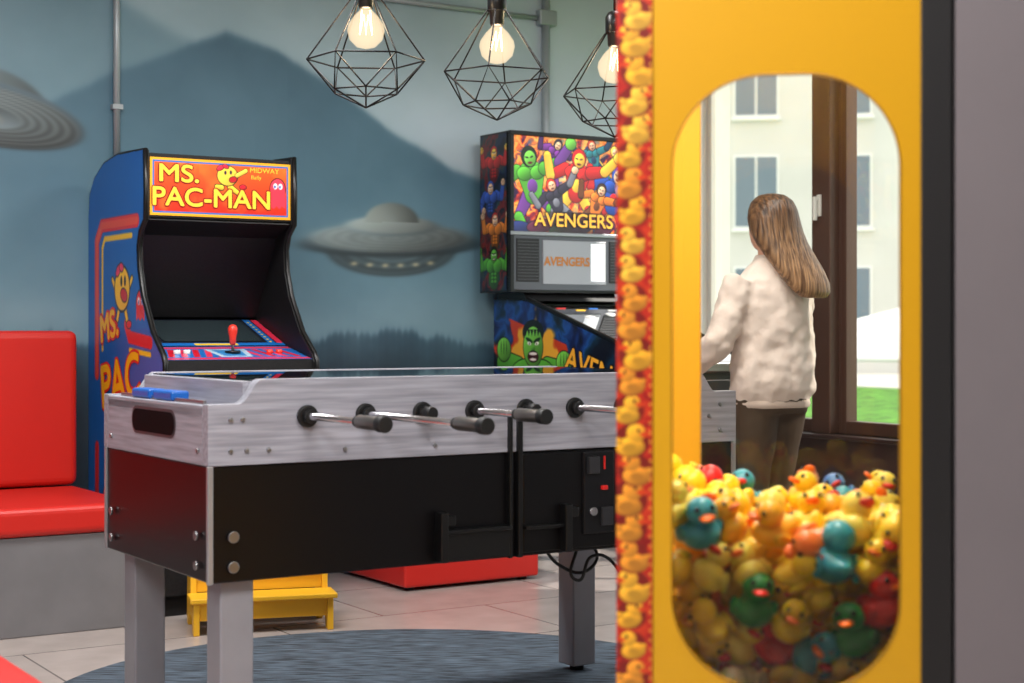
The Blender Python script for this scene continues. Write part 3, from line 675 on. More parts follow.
box(pm_, 'display', 0.18, 0.54, -0.010, -0.004, 1.29, 1.495, M('display_silver', (150, 153, 158), 0.25, 0.1, em=0.05), 0.003)
text(pm_, 'display_text', 'AVENGERS', ((0, -0.0105, 0), (1, 0, 0), (0, 0, 1)), (0.315, 1.395), 0.056, M('display_gold', (180, 110, 30), 0.3), 0.001, 0.95, bold=0.002)
box(pm_, 'display_screen', 0.45, 0.535, -0.0105, -0.004, 1.305, 1.485, M('display_white', (228, 231, 235), 0.3, em=0.4), 0.002)
FB = ((-0.001, 0, 0), (0, -1, 0), (0, 0, 1))
bs = Sheet(-0.25, -0.02, 1.26, 1.985, 0.0025, (12, 14, 30))
swirl(bs, [(10, 12, 24), (20, 30, 70), (30, 60, 60), (120, 30, 30), (14, 16, 30)], 7, 9)
fig(bs, -0.13, 1.86, 0.5, (180, 34, 32), (250, 190, 70), (180, 34, 32), 0, 0.002); fig(bs, -0.16, 1.70, 0.5, (50, 80, 165), (225, 180, 140), (50, 80, 165), 1, 0.002)
fig(bs, -0.12, 1.55, 0.5, (200, 115, 36), (225, 180, 140), (160, 36, 26), 0, 0.002); fig(bs, -0.13, 1.38, 0.58, (72, 148, 50), (90, 165, 60), (20, 26, 20), 0, 0.002)
bs.build(pm_, 'backbox_side_print', FB, 0.001, printmat('box_side_print', 0.3))
cp = [(0.26, 0.62), (0.26, 1.225), (-0.02, 1.215), (-1.02, 0.935), (-1.02, 0.68)]
prism(pm_, 'cabinet_body', [(0.26, 0.62), (0.26, 1.18), (-0.02, 1.17), (-1.0, 0.89), (-1.0, 0.68)], 0.10, 0.62, 'x', black)
prism(pm_, 'cabinet_side_l', cp, 0.08, 0.10, 'x', black)
prism(pm_, 'cabinet_side_r', cp, 0.62, 0.64, 'x', black)
FCb = ((0.0795, 0, 0), (0, -1, 0), (0, 0, 1))
cs = Sheet(-0.26, 1.02, 0.62, 1.225, 0.003, (10, 12, 30))
swirl(cs, [(8, 10, 22), (16, 30, 80), (30, 80, 150), (12, 40, 60), (10, 12, 26)], 4, 14)
an = np.arctan2(cs.V-0.93, cs.U-0.08); ra_ = np.hypot(cs.U-0.08, cs.V-0.93)
fl_n = fbm(cs.U+3, cs.V+4, 8, 4, 30)
cs.blend(np.clip((0.30+0.05*np.sin(an*9)+(fl_n-0.5)*0.25-ra_)*40, 0, 1)*((cs.V < 1.10-0.25*cs.U)), (200, 60, 26))
cs.blend(np.clip((0.22+0.04*np.sin(an*9+1)+(fl_n-0.5)*0.25-ra_)*40, 0, 1), (240, 176, 50))
cs.blend(np.clip((cs.U-0.25)*8, 0, 1)*np.clip((0.99-0.24*cs.U+(fl_n-0.5)*0.22-cs.V)*30, 0, 1), (240, 150, 40))
cs.blend(np.clip((cs.U-0.30)*8, 0, 1)*np.clip((0.93-0.24*cs.U+(fl_n-0.5)*0.2-cs.V)*30, 0, 1), (200, 36, 30))
G1, G2 = (78, 152, 48), (104, 178, 64)
cs.capsule((-0.05, 0.88), (-0.17, 0.92), 0.075, 0.06, G1, 0.005); cs.capsule((0.20, 0.88), (0.31, 0.88), 0.075, 0.06, G1, 0.005)
cs.ell(-0.17, 0.985, 0.058, 0.055, G2, 0, 0.35, 0.005); cs.ell(0.33, 0.93, 0.058, 0.052, G2, 0, 0.35, 0.005)
for q in range(3): cs.ell(-0.195+q*0.024, 0.995, 0.003, 0.028, (20, 40, 16)); cs.ell(0.305+q*0.024, 0.94, 0.003, 0.026, (20, 40, 16))
cs.ell(0.0, 0.85, 0.13, 0.09, G1, 10, 0.35, 0.005); cs.ell(0.16, 0.85, 0.12, 0.09, G1, -10, 0.35, 0.005)
cs.ell(0.08, 1.065, 0.085, 0.055, (16, 24, 18), 0, 0, 0.004)
cs.ell(0.08, 1.00, 0.080, 0.092, G2, 0, 0.35, 0.005)
for k in range(6): cs.poly([(0.005+0.026*k, 1.08), (0.031+0.026*k, 1.08), (0.018+0.026*k, 1.045)], (16, 24, 18))
for sg in (-1, 1):
    cs.ell(0.08+sg*0.033, 1.030, 0.030, 0.009, (20, 50, 20), sg*18); cs.ell(0.08+sg*0.032, 1.015, 0.016, 0.008, (250, 250, 230), sg*10); cs.ell(0.08+sg*0.030, 1.014, 0.004, 0.005, (10, 10, 10))
cs.ell(0.08, 0.992, 0.018, 0.013, G1, 0, 0.4); cs.ell(0.08, 0.955, 0.042, 0.024, (60, 14, 16), 0, 0, 0.004); cs.ell(0.08, 0.968, 0.034, 0.007, (245, 240, 225)); cs.ell(0.08, 0.942, 0.028, 0.006, (245, 240, 225))
co_ = cs.build(pm_, 'cabinet_print', FCb, 0.0008, printmat('cabinet_print', 0.3))
V0 = cs.V.ravel(); U0 = cs.U.ravel(); top_ = np.interp(U0, [-0.26, 0.02, 1.02], [1.222, 1.212, 0.932]); low_ = np.interp(U0, [-0.26, 1.02], [0.62, 0.68])
keep = (V0 < top_) & (V0 > low_); bm = bmesh.new(); bm.from_mesh(co_.data); bm.verts.ensure_lookup_table()
bmesh.ops.delete(bm, geom=[v for v in bm.verts if not keep[v.index]], context='VERTS'); bm.to_mesh(co_.data); bm.free()
outline_text(pm_, 'side_title', 'AVENGERS', FCb, (0.68, 0.87), 0.14, hk, M('title_gold', (250, 180, 50), 0.3), 0.002, 1.0, -14, w=0.009, wf=0.003)
for x in (0.09, 0.63): wire(pm_, 'side_rail', [(x, -0.02, 1.22), (x, -1.0, 0.945)], 0.010, black)
prism(pm_, 'neck', [(0.0, 1.20), (0.26, 1.20), (0.26, 1.26), (0.04, 1.26)], 0.10, 0.62, 'x', black)
FPF = ((0.10, -1.0, 0.892), (1, 0, 0), tuple(Vector((0, 0.98, 0.28)).normalized()))
flat(pm_, 'playfield', [(0, 0), (0.52, 0), (0.52, 1.0), (0, 1.0)], FPF, art('playfield_art', [(30, 40, 80), (60, 80, 110), (200, 70, 40), (230, 190, 80), (60, 130, 70)], 10, warp=0.4), 0.002)
for (a, c_, r) in ((0.15, 0.75, 0.03), (0.30, 0.80, 0.03), (0.38, 0.68, 0.03)):
    p = frame_m(*FPF) @ Vector((a, c_, 0)); lathe(pm_, 'bumper', [(r*0.7, 0), (r*0.7, 0.025), (r, 0.03), (r, 0.04), (0.005, 0.045)], p, white)
for k in range(5):
    a = 0.06+0.09*k; p0 = frame_m(*FPF) @ Vector((a, 0.88-0.03*(k % 2), 0.0)); box(pm_, 'target', p0[0], p0[0]+0.05, p0[1], p0[1]+0.01, p0[2], p0[2]+0.045, (artred, yel, artblue, white, orange)[k])
mesh(pm_, 'playfield_glass', [(0.10, -1.0, 0.938), (0.62, -1.0, 0.938), (0.62, -0.02, 1.212), (0.10, -0.02, 1.212)], [(0, 1, 2, 3)], glass)
box(pm_, 'lockbar', 0.075, 0.645, -1.045, -0.985, 0.90, 0.945, steel, 0.008)
box(pm_, 'cabinet_front', 0.08, 0.64, -1.03, -1.0, 0.68, 0.905, black, 0.003)
box(pm_, 'coin_door', 0.25, 0.47, -1.04, -1.03, 0.70, 0.87, M('coin_door_dark', (40, 40, 42)), 0.003)
for x in (0.078, 0.642): cyl(pm_, 'flipper_button', (x-0.006, -0.93, 0.885), (x+0.006, -0.93, 0.885), 0.014, artred)
for x in (0.07, 0.65):
    for y in (-0.99, 0.22):
        box(pm_, 'leg', x-0.02, x+0.02, y-0.02, y+0.02, 0.03, 0.80, black, 0.004); cyl(pm_, 'leg_foot', (x, y, 0), (x, y, 0.035), 0.02, steel)

# ------------------------------------------------------------ pendant lamps
bulbm = bpy.data.materials.new('bulb_glass'); bulbm.use_nodes = True; nt = bulbm.node_tree
nt.nodes.remove(nt.nodes['Principled BSDF'])
t = nt.nodes.new('ShaderNodeBsdfTransparent'); e = nt.nodes.new('ShaderNodeEmission'); e.inputs[0].default_value = (1, 0.78, 0.50, 1); e.inputs[1].default_value = 1.4
lw_ = nt.nodes.new('ShaderNodeLayerWeight'); lw_.inputs[0].default_value = 0.35
mr = nt.nodes.new('ShaderNodeMapRange'); mr.inputs[3].default_value = 0.55; mr.inputs[4].default_value = 0.22
nt.links.new(lw_.outputs[1], mr.inputs[0])
mx = nt.nodes.new('ShaderNodeMixShader'); nt.links.new(mr.outputs[0], mx.inputs[0])
nt.links.new(t.outputs[0], mx.inputs[1]); nt.links.new(e.outputs[0], mx.inputs[2]); nt.links.new(mx.outputs[0], nt.nodes['Material Output'].inputs[0])
fil = M('filament', (255, 205, 140), 0.5, em=30)
cage = M('cage_black_metal', (22, 20, 20), 0.4, 0.6)
def pendant(X, Y, Z, rot):
    g = group('pendant_lamp', (X, Y, Z), rot)
    n = 6
    top = [(0.032*math.cos(2*math.pi*i/n), 0.032*math.sin(2*math.pi*i/n), 0.335) for i in range(n)]
    mid = [(0.172*math.cos(2*math.pi*i/n), 0.172*math.sin(2*math.pi*i/n), 0.140) for i in range(n)]
    low = [(0.105*math.cos(2*math.pi*(i+.5)/n), 0.105*math.sin(2*math.pi*(i+.5)/n), 0.048) for i in range(n)]
    r = 0.0025
    wire(g, 'ring_top', top, r, cage, True); wire(g, 'ring_mid', mid, r, cage, True); wire(g, 'ring_low', low, r, cage, True)
    for i in range(n):
        wire(g, 'strut_up_%d' % i, [top[i], mid[i]], r, cage)
        wire(g, 'strut_down_%d' % i, [low[i-1], mid[i], low[i]], r, cage)
        wire(g, 'strut_tip_%d' % i, [low[i], (0, 0, 0)], r, cage)
    lathe(g, 'socket', [(0.012, 0.405), (0.022, 0.40), (0.030, 0.385), (0.030, 0.335), (0.024, 0.33), (0.022, 0.295), (0.019, 0.29)], (0, 0, 0), black)
    cyl(g, 'cord', (0, 0, 0.40), (0, 0, 2.9-Z), 0.004, black)
    cyl(g, 'canopy', (0, 0, 2.87-Z), (0, 0, 2.9-Z), 0.05, black)
    lathe(g, 'bulb', [(0.014, 0.295), (0.018, 0.285), (0.035, 0.268), (0.052, 0.243), (0.055, 0.225), (0.048, 0.198), (0.028, 0.178), (0.004, 0.172)], (0, 0, 0), bulbm)
    wire(g, 'filament_wire', [(-0.012, 0, 0.285), (-0.018, 0.004, 0.215), (-0.006, -0.008, 0.27), (0.0, 0.01, 0.215), (0.006, -0.006, 0.27), (0.018, 0.004, 0.215), (0.012, 0, 0.285)], 0.0016, fil)
    l = bpy.data.lights.new('bulb_light', 'POINT'); l.energy = 6; l.color = (1, 0.74, 0.45); l.shadow_soft_size = 0.04
    lo = bpy.data.objects.new('bulb_light', l); lo.parent = g; lo.location = (0, 0, 0.235); scene.collection.objects.link(lo)
pendant(-0.427, 4.70, 1.73, 5); pendant(-0.046, 4.94, 1.725, 22); pendant(0.330, 5.17, 1.70, 40)

# ------------------------------------------------------------ claw machine
cm = group('claw_machine', (0.157, 2.40, 0), -10)
cy_ = M('claw_yellow', (208, 152, 12), 0.38, coat=0.1)
cyd = M('claw_yellow_inner', (222, 164, 16), 0.5)
FF = ((0, 0, 0), (1, 0, 0), (0, 0, 1))
D_ = 0.70
hole = rrect(0.082, 0.411, 0.556, 1.457, 0.135, 16)
holed(cm, 'side_panel', [(0.053, 0.0), (0.44, 0.0), (0.44, 1.95), (0.053, 1.95)], [hole], FF, 0.012, cy_)
wire(cm, 'window_lip', [(p[0], -0.006, p[1]) for p in hole], 0.0015, M('lip_dark', (150, 104, 10), 0.5), True)
mesh(cm, 'side_glass', [(0.07, 0.008, 0.54), (0.425, 0.008, 0.54), (0.425, 0.008, 1.47), (0.07, 0.008, 1.47)], [(0, 1, 2, 3)], glassmat('claw_glass', (248, 243, 232), 1.6))
ps = Sheet(0.0, 0.053, 0.0, 1.95, 0.0015, (180, 36, 22))
swirl(ps, [(130, 16, 14), (176, 30, 20), (200, 56, 24), (168, 26, 18), (196, 40, 22)], 16, 40)
rr2 = random.Random(3)
zz = 0.02; k = 0
while zz < 1.95:
    x = rr2.uniform(0.018, 0.033); sg = rr2.choice((-1, 1)); s_ = rr2.uniform(0.95, 1.25)
    cy = rr2.choice(((226, 160, 40), (230, 172, 56), (214, 136, 40), (222, 160, 44)))
    ps.ell(x, zz-0.0005, 0.0225*s_, 0.0215*s_, (120, 24, 14), 0)
    ps.ell(x-sg*0.003, zz-0.008*s_, 0.0185*s_, 0.0125*s_, cy, rr2.uniform(-12, 12), 0.35)
    ps.ell(x-sg*0.017*s_, zz-0.001, 0.006*s_, 0.004*s_, cy, sg*-35, 0.2)
    ps.ell(x-sg*0.004, zz-0.009*s_, 0.009*s_, 0.0055*s_, tuple(v*0.82 for v in cy), sg*12)
    ps.ell(x+sg*0.005*s_, zz+0.010*s_, 0.0120*s_, 0.0115*s_, tuple(min(255, v*1.05) for v in cy), 0, 0.25)
    ps.ell(x+sg*0.0165*s_, zz+0.008*s_, 0.0065*s_, 0.0034*s_, (206, 60, 20)); ps.ell(x+sg*0.008*s_, zz+0.013*s_, 0.0022, 0.0028, (20, 14, 14))
    zz += rr2.uniform(0.038, 0.046); k += 1
for q in range(140): ps.ell(0.0505, 0.007+q*0.014, 0.0015, 0.0025, (236, 170, 60))
ps.build(cm, 'post_print', FF, 0.0092, printmat('post_print', 0.4))
box(cm, 'corner_post', 0.0, 0.053, -0.008, 0.03, 0.0, 1.95, M('post_red', (150, 34, 22), 0.4), 0.001)
box(cm, 'corner_post_back', 0.0, 0.085, D_-0.03, D_, 0.0, 1.95, cyd, 0.003)
box(cm, 'far_frame_low', 0.085, 0.48, D_-0.02, D_, 0.0, 0.56, cy_)
box(cm, 'far_frame_top', 0.085, 0.48, D_-0.02, D_, 1.66, 1.95, cy_)
mesh(cm, 'far_glass', [(0.085, D_-0.01, 0.56), (0.46, D_-0.01, 0.56), (0.46, D_-0.01, 1.66), (0.085, D_-0.01, 1.66)], [(0, 1, 2, 3)], glass)
box(cm, 'front_base', 0.0, 0.015, 0.03, D_-0.03, 0.0, 0.50, cy_)
box(cm, 'front_header', 0.0, 0.015, 0.03, D_-0.03, 1.66, 1.95, cy_)
mesh(cm, 'front_glass', [(0.008, 0.03, 0.5), (0.008, D_-0.03, 0.5), (0.008, D_-0.03, 1.66), (0.008, 0.03, 1.66)], [(0, 1, 2, 3)], glass)
box(cm, 'prize_floor', 0.015, 0.465, 0.01, D_-0.02, 0.47, 0.50, cyd)
cbb = M('claw_back_black', (24, 22, 23), 0.5)
box(cm, 'back_panel', 0.462, 0.484, -0.004, D_, 0.0, 1.95, cbb)
box(cm, 'rear_trim', 0.44, 0.484, -0.012, 0.006, 0.0, 1.95, cbb, 0.002)
box(cm, 'roof', 0.0, 0.484, 0.0, D_, 1.95, 1.97, cy_, 0.004)
cyl(cm, 'gantry', (0.02, 0.38, 1.88), (0.46, 0.38, 1.88), 0.01, steel)
cyl(cm, 'claw_cable', (0.24, 0.38, 1.80), (0.24, 0.38, 1.88), 0.004, steel)
cyl(cm, 'claw_motor', (0.24, 0.38, 1.74), (0.24, 0.38, 1.82), 0.03, steel)
for k in range(3):
    a = 2*math.pi*k/3
    wire(cm, 'claw_arm_%d' % k, [(0.24+math.cos(a)*r_, 0.38+math.sin(a)*r_, z_+0.18) for r_, z_ in ((0.025, 1.57), (0.07, 1.56), (0.08, 1.52), (0.05, 1.49))], 0.004, steel)
l = bpy.data.lights.new('cabinet_led', 'AREA'); l.energy = 10.0; l.size = 0.3; l.color = (1, 0.95, 0.86)
lo = bpy.data.objects.new('cabinet_led', l); lo.parent = cm; lo.location = (0.24, 0.22, 1.72); scene.collection.objects.link(lo)

def duck_parts():
    parts = []
    def ico(sub, m):
        bm = bmesh.new(); bmesh.ops.create_icosphere(bm, subdivisions=sub, radius=1); bm.transform(m)
        v = [q.co.copy() for q in bm.verts]; f = [tuple(x.index for x in ff.verts) for ff in bm.faces]; bm.free(); return v, f
    T = Matrix.Translation; S = lambda *a: Matrix.Diagonal((*a, 1))
    v, f = ico(3, T((0, 0, 0)) @ S(0.034, 0.044, 0.028))
    for q in v:
        if q.y < -0.015: q.z += (abs(q.y)-0.015)*0.8; q.x *= 0.8
    parts.append((v, f, 0))
    parts.append((*ico(3, T((0, 0.022, 0.040)) @ S(0.026, 0.026, 0.025)), 0))
    parts.append((*ico(2, T((0, 0.050, 0.034)) @ S(0.014, 0.014, 0.006)), 1))
    for s in (-1, 1):
        parts.append((*ico(1, T((s*0.013, 0.043, 0.048)) @ S(0.0048, 0.004, 0.006)), 2))
        parts.append((*ico(2, T((s*0.032, -0.006, 0.004)) @ Matrix.Rotation(0.35, 4, 'X') @ S(0.008, 0.026, 0.015)), 0))
    return parts
DP = duck_parts()
bodyc = [(255, 206, 36)]*24+[(255, 222, 96)]*8+[(252, 180, 36)]*6+[(60, 160, 175), (40, 150, 70), (220, 44, 40), (245, 130, 50), (250, 190, 175), (250, 235, 190), (80, 130, 190)]
dm = [M('duck_body_%d_%d_%d' % c, c, 0.35) for c in bodyc]
for m in set(dm):
    bb = m.node_tree.nodes['Principled BSDF']; bb.inputs['Subsurface Weight'].default_value = 0.6
    bb.inputs['Subsurface Radius'].default_value = (1.0, 0.7, 0.3); bb.inputs['Subsurface Scale'].default_value = 0.02
uniq = []
for m in dm:
    if m not in uniq: uniq.append(m)
mats = uniq+[M('duck_beak_orange', (250, 115, 25), 0.35), M('duck_beak_red', (225, 50, 35), 0.35), M('duck_eye', (12, 12, 14), 0.2)]
V = []; F = []; MI = []
def put(pos, rot, sc, bi):
    mt_ = Matrix.Translation(pos) @ rot @ Matrix.Scale(sc, 4)
    beak = len(uniq)+random.choice((0, 0, 1))
    for v, f, k in DP:
        o = len(V); V.extend((mt_ @ q)[:] for q in v)
        F.extend(tuple(i+o for i in ff) for ff in f)
        MI.extend([bi if k == 0 else (beak if k == 1 else len(uniq)+2)]*len(f))
def cix(c): return uniq.index(MC['duck_body_%d_%d_%d' % c])
special = [((0.12, 0.065, 0.775), (60, 160, 175)), ((0.20, 0.06, 0.660), (40, 150, 70)), ((0.35, 0.06, 0.62), (40, 150, 70)), ((0.39, 0.06, 0.665), (220, 44, 40))]
for p, c in special:
    put(p, Euler((random.gauss(0, 0.3), random.gauss(0, 0.3), random.uniform(1.8, 4.4))).to_matrix().to_4x4(), 0.92, cix(c))
lay = 0; z = 0.540
while z < 0.82:
    nx, ny = 6, 9
    for i in range(nx):
        for j in range(ny):
            X_ = 0.062+0.345*(i+0.2+0.5*(lay % 2))/(nx-0.4)+random.uniform(-0.01, 0.01)
            Y_ = 0.058+0.59*(j+0.5*(lay % 2)*0.8)/(ny-0.3)+random.uniform(-0.01, 0.01)
            zz = z+random.uniform(-0.012, 0.012)
            top = 0.782+0.022*math.sin(X_*17+1)+0.018*math.sin(Y_*13)-0.01*(X_ > 0.3)
            if zz > top: continue
            X_ = min(max(X_, 0.058), 0.414); Y_ = min(max(Y_, 0.062), 0.635)
            if 0.2 < (Y_-0.05)/0.6 < 0.85 and z < 0.66: continue
            if any((Vector((X_, Y_, zz))-Vector(p)).length < 0.042 for p, c in special): continue
            rot = Euler((random.gauss(0, 0.55), random.gauss(0, 0.55), random.uniform(0, 6.28) if random.random() < .5 else random.gauss(3.1, 0.9))).to_matrix().to_4x4()
            put((X_, Y_, zz), rot, random.uniform(0.72, 0.98), uniq.index(random.choice(dm)))
    z += 0.045; lay += 1
me = bpy.data.meshes.new('rubber_duck_pile'); me.from_pydata(V, [], F)
for m in mats: me.materials.append(m)
me.polygons.foreach_set('material_index', MI); me.polygons.foreach_set('use_smooth', [True]*len(F)); me.update()
dk = bpy.data.objects.new('rubber_duck_pile', me); scene.collection.objects.link(dk); dk.location = (0.157, 2.40, 0); dk.rotation_euler[2] = math.radians(-10)

pl = group('pillar', (0.157, 2.40, 0), -10)
box(pl, 'shaft', 0.488, 1.35, -0.012, 0.75, 0, 2.9, M('pillar_grey', (114, 106, 109), 0.7, noise=0.03, nscale=4))

# ------------------------------------------------------------ woman (playing the pinball machine)
wo = group('woman', (1.035, 6.42, 0), RZ); wo.scale = (0.985, 0.985, 0.985)
def loft(rings, n=24):
    v = []; f = []
    for (c, a, b2, up) in rings:
        up = Vector(up).normalized(); xa = Vector((1, 0, 0)) if abs(up.x) < 0.8 else Vector((0, 1, 0))
        ya = up.cross(xa).normalized(); xa = ya.cross(up).normalized()
        for i in range(n):
            t = 2*math.pi*i/n; v.append(Vector(c)+xa*a*math.cos(t)+ya*b2*math.sin(t))
    for k in range(len(rings)-1):
        for i in range(n):
            j = (i+1) % n; f.append((k*n+i, k*n+j, (k+1)*n+j, (k+1)*n+i))
    f.append(tuple(range(n-1, -1, -1))); f.append(tuple(range((len(rings)-1)*n, len(rings)*n)))
    return v, f
def limb(pts, rad, steps=5):
    rings = []; P = [Vector(p) for p in pts]
    for k in range(len(P)-1):
        for i in range(steps+(1 if k == len(P)-2 else 0)):
            t = i/steps; c = P[k].lerp(P[k+1], t); r = rad[k]+(rad[k+1]-rad[k])*t
            d = (P[k+1]-P[k]).normalized()
            if k > 0 and i == 0: d = ((P[k+1]-P[k]).normalized()+(P[k]-P[k-1]).normalized()).normalized()
            rings.append((c, r, r, d))
    return loft(rings, 16)
def fused(name, parts, mat, voxel=0.012, smooth=6, folds=0.0):
    v = []; f = []
    for a, b2 in parts:
        o = len(v); v += a; f += [tuple(i+o for i in q) for q in b2]
    o = mesh(wo, name, v, f, mat, True)
    m = o.modifiers.new('fuse', 'REMESH'); m.mode = 'VOXEL'; m.voxel_size = voxel; m.use_smooth_shade = True
    s = o.modifiers.new('smooth', 'SMOOTH'); s.iterations = smooth; s.factor = 0.5
    if folds:
        tx = bpy.data.textures.new(name+'_folds', 'CLOUDS'); tx.noise_scale = 0.075; tx.noise_depth = 1
        d = o.modifiers.new('folds', 'DISPLACE'); d.texture = tx; d.strength = folds; d.mid_level = 0.5; d.texture_coords = 'LOCAL'
    return o
U = (0, 0, 1)
skin = M('skin', (226, 176, 152), 0.5); sweat = M('sweater_cream', (228, 214, 206), 0.9, bump=0.5, nscale=25)
torso = loft([((0, 0, 0.785), .155, .118, U), ((0, 0, 0.81), .172, .135, U), ((0, -0.008, 0.85), .190, .150, U), ((0, -0.012, 0.93), .188, .148, U), ((0, -0.012, 1.03), .180, .138, U), ((0, -0.01, 1.14), .180, .132, U), ((0, -0.005, 1.24), .182, .122, U), ((0, -0.005, 1.30), .165, .105, U), ((0, 0.0, 1.345), .115, .085, U), ((0, 0.005, 1.385), .062, .062, U), ((0, 0.01, 1.40), .055, .055, U)])
la = limb([(-0.155, 0, 1.295), (-0.275, 0.00, 1.045), (-0.30, 0.22, 0.90)], [.068, .062, .040])
ra = limb([(0.150, 0, 1.295), (0.205, 0.06, 1.045), (0.27, 0.24, 0.90)], [.064, .056, .040])
fused('sweater', [torso, la, ra], sweat, 0.009, 6, 0.028)
hr_ = lathe(wo, 'hem_rib', [(0.150, -0.022), (0.166, -0.016), (0.170, 0.0), (0.166, 0.016), (0.150, 0.022)], (0, -0.004, 0.80), M('sweater_rib', (210, 194, 184), 0.9), 40); hr_.scale = (1, 0.80, 1)
pants = M('trousers_olive', (66, 50, 34), 0.8, bump=0.2, nscale=30)
hips = loft([((0, -0.01, 0.76), .150, .120, U), ((0, -0.012, 0.82), .160, .128, U), ((0, -0.01, 0.90), .150, .115, U), ((0, -0.005, 0.98), .13, .10, U)])
fused('trousers', [hips, limb([(-0.082, 0, 0.84), (-0.078, 0.0, 0.72), (-0.075, 0.02, 0.46), (-0.078, -0.01, 0.09)], [.092, .090, .060, .045]), limb([(0.082, 0, 0.84), (0.078, 0.02, 0.72), (0.085, 0.06, 0.46), (0.10, 0.03, 0.09)], [.092, .090, .060, .045])], pants, 0.011, 4, 0.008)
neck = limb([(0, 0.0, 1.33), (0, 0.012, 1.46)], [.052, .047])
head = loft([((0, 0.045, 1.418), .022, .025, U), ((0, 0.035, 1.430), .042, .052, U), ((0, 0.026, 1.455), .058, .072, U), ((0, 0.018, 1.49), .069, .086, U), ((0, 0.012, 1.53), .075, .095, U), ((0, 0.008, 1.57), .074, .094, U), ((0, 0.005, 1.605), .060, .078, U), ((0, 0.002, 1.628), .035, .045, U), ((0, 0, 1.634), .012, .015, U)])
nose = loft([((0, 0.095, 1.545), .008, .012, U), ((0, 0.105, 1.52), .010, .016, U), ((0, 0.112, 1.503), .014, .017, U), ((0, 0.100, 1.493), .010, .010, U)], 12)
fused('head', [neck, head, nose], skin, 0.006, 4)
for s in (-1, 1):
    ball(wo, 'eye', (s*0.029, 0.094, 1.533), 0.011, M('eye_white', (235, 232, 228), 0.3), 2)
    ball(wo, 'iris', (s*0.029, 0.102, 1.533), 0.005, bk, 2)
    ball(wo, 'brow', (s*0.030, 0.098, 1.555), (0.016, 0.006, 0.003), M('brow', (110, 80, 50), 0.8), 2)
    ball(wo, 'ear', (s*0.076, 0.005, 1.52), (0.009, 0.018, 0.028), skin, 2)
ball(wo, 'lips', (0, 0.100, 1.468), (0.022, 0.008, 0.006), M('lips', (190, 95, 90), 0.4), 2)
hairm = bpy.data.materials.new('hair_brown_ombre'); hairm.use_nodes = True; nt = hairm.node_tree; b = nt.nodes['Principled BSDF']; b.inputs['Roughness'].default_value = 0.42
tc = nt.nodes.new('ShaderNodeTexCoord'); mp = nt.nodes.new('ShaderNodeMapping'); mp.inputs['Scale'].default_value = (70, 25, 3)
mp.inputs['Rotation'].default_value = (0.3, -0.35, 0)
nz = nt.nodes.new('ShaderNodeTexNoise'); nz.inputs['Scale'].default_value = 2.0
def ramp2(c0, c1):
    rp = nt.nodes.new('ShaderNodeValToRGB'); rp.color_ramp.elements[0].color = C(*c0); rp.color_ramp.elements[1].color = C(*c1)
    rp.color_ramp.elements[0].position = 0.36; rp.color_ramp.elements[1].position = 0.66; nt.links.new(nz.outputs[0], rp.inputs[0]); return rp
nt.links.new(tc.outputs['Object'], mp.inputs[0]); nt.links.new(mp.outputs[0], nz.inputs[0])
ra1 = ramp2((54, 36, 26), (118, 84, 56)); ra2 = ramp2((98, 68, 46), (188, 148, 108))
sp = nt.nodes.new('ShaderNodeSeparateXYZ'); nt.links.new(tc.outputs['Object'], sp.inputs[0])
mr = nt.nodes.new('ShaderNodeMapRange'); mr.inputs[1].default_value = 1.56; mr.inputs[2].default_value = 1.32; nt.links.new(sp.outputs['Z'], mr.inputs[0])
mx = nt.nodes.new('ShaderNodeMix'); mx.data_type = 'RGBA'; nt.links.new(mr.outputs[0], mx.inputs[0]); nt.links.new(ra1.outputs[0], mx.inputs[6]); nt.links.new(ra2.outputs[0], mx.inputs[7]); nt.links.new(mx.outputs[2], b.inputs['Base Color'])
bp = nt.nodes.new('ShaderNodeBump'); bp.inputs['Strength'].default_value = 0.7; bp.inputs['Distance'].default_value = 0.01; nt.links.new(nz.outputs[0], bp.inputs['Height']); nt.links.new(bp.outputs[0], b.inputs['Normal'])
hair = loft([((0, 0.0, 1.648), .018, .02, U), ((0, -0.002, 1.640), .050, .060, U), ((0, -0.006, 1.615), .080, .092, U), ((0, -0.010, 1.58), .097, .104, U), ((0, -0.016, 1.54), .108, .104, U), ((0.004, -0.030, 1.49), .114, .098, U), ((0.012, -0.056, 1.44), .116, .088, U), ((0.026, -0.092, 1.385), .116, .078, U), ((0.042, -0.128, 1.33), .114, .068, U), ((0.058, -0.155, 1.28), .106, .056, U), ((0.066, -0.172, 1.245), .090, .042, U), ((0.070, -0.180, 1.222), .06, .025, U)], 28)
fused('hair', [hair], hairm, 0.008, 3)
def hand(wr, fwd, tag, side):
    wr = Vector(wr); fwd = Vector(fwd).normalized(); upv = Vector((0, 0, 1)); lat = fwd.cross(upv).normalized()*side; up2 = lat.cross(fwd).normalized()*side
    parts = []
    parts.append(loft([(wr-fwd*0.02, .024, .018, fwd), (wr+fwd*0.02, .032, .015, fwd), (wr+fwd*0.06, .038, .014, fwd), (wr+fwd*0.085, .036, .012, fwd)], 14))
    for i, ln in enumerate((0.068, 0.076, 0.070, 0.055)):
        b0 = wr+fwd*0.08+lat*(0.027-0.018*i)
        parts.append(limb([b0-fwd*0.015, b0+fwd*ln*0.42, b0+fwd*ln*0.75-up2*0.018, b0+fwd*ln*0.85-up2*0.042], [.0085, .008, .0072, .006], 3))
    t0 = wr+fwd*0.02+lat*0.028
    parts.append(limb([t0, t0+lat*0.022+fwd*0.022, t0+lat*0.028+fwd*0.050-up2*0.012], [.011, .009, .007], 3))
    fused('hand_'+tag, parts, skin, 0.0035, 2)
hand((-0.302, 0.235, 0.892), (0, 1, -0.3), 'left', 1); hand((0.278, 0.255, 0.892), (0.1, 1, -0.3), 'right', -1)
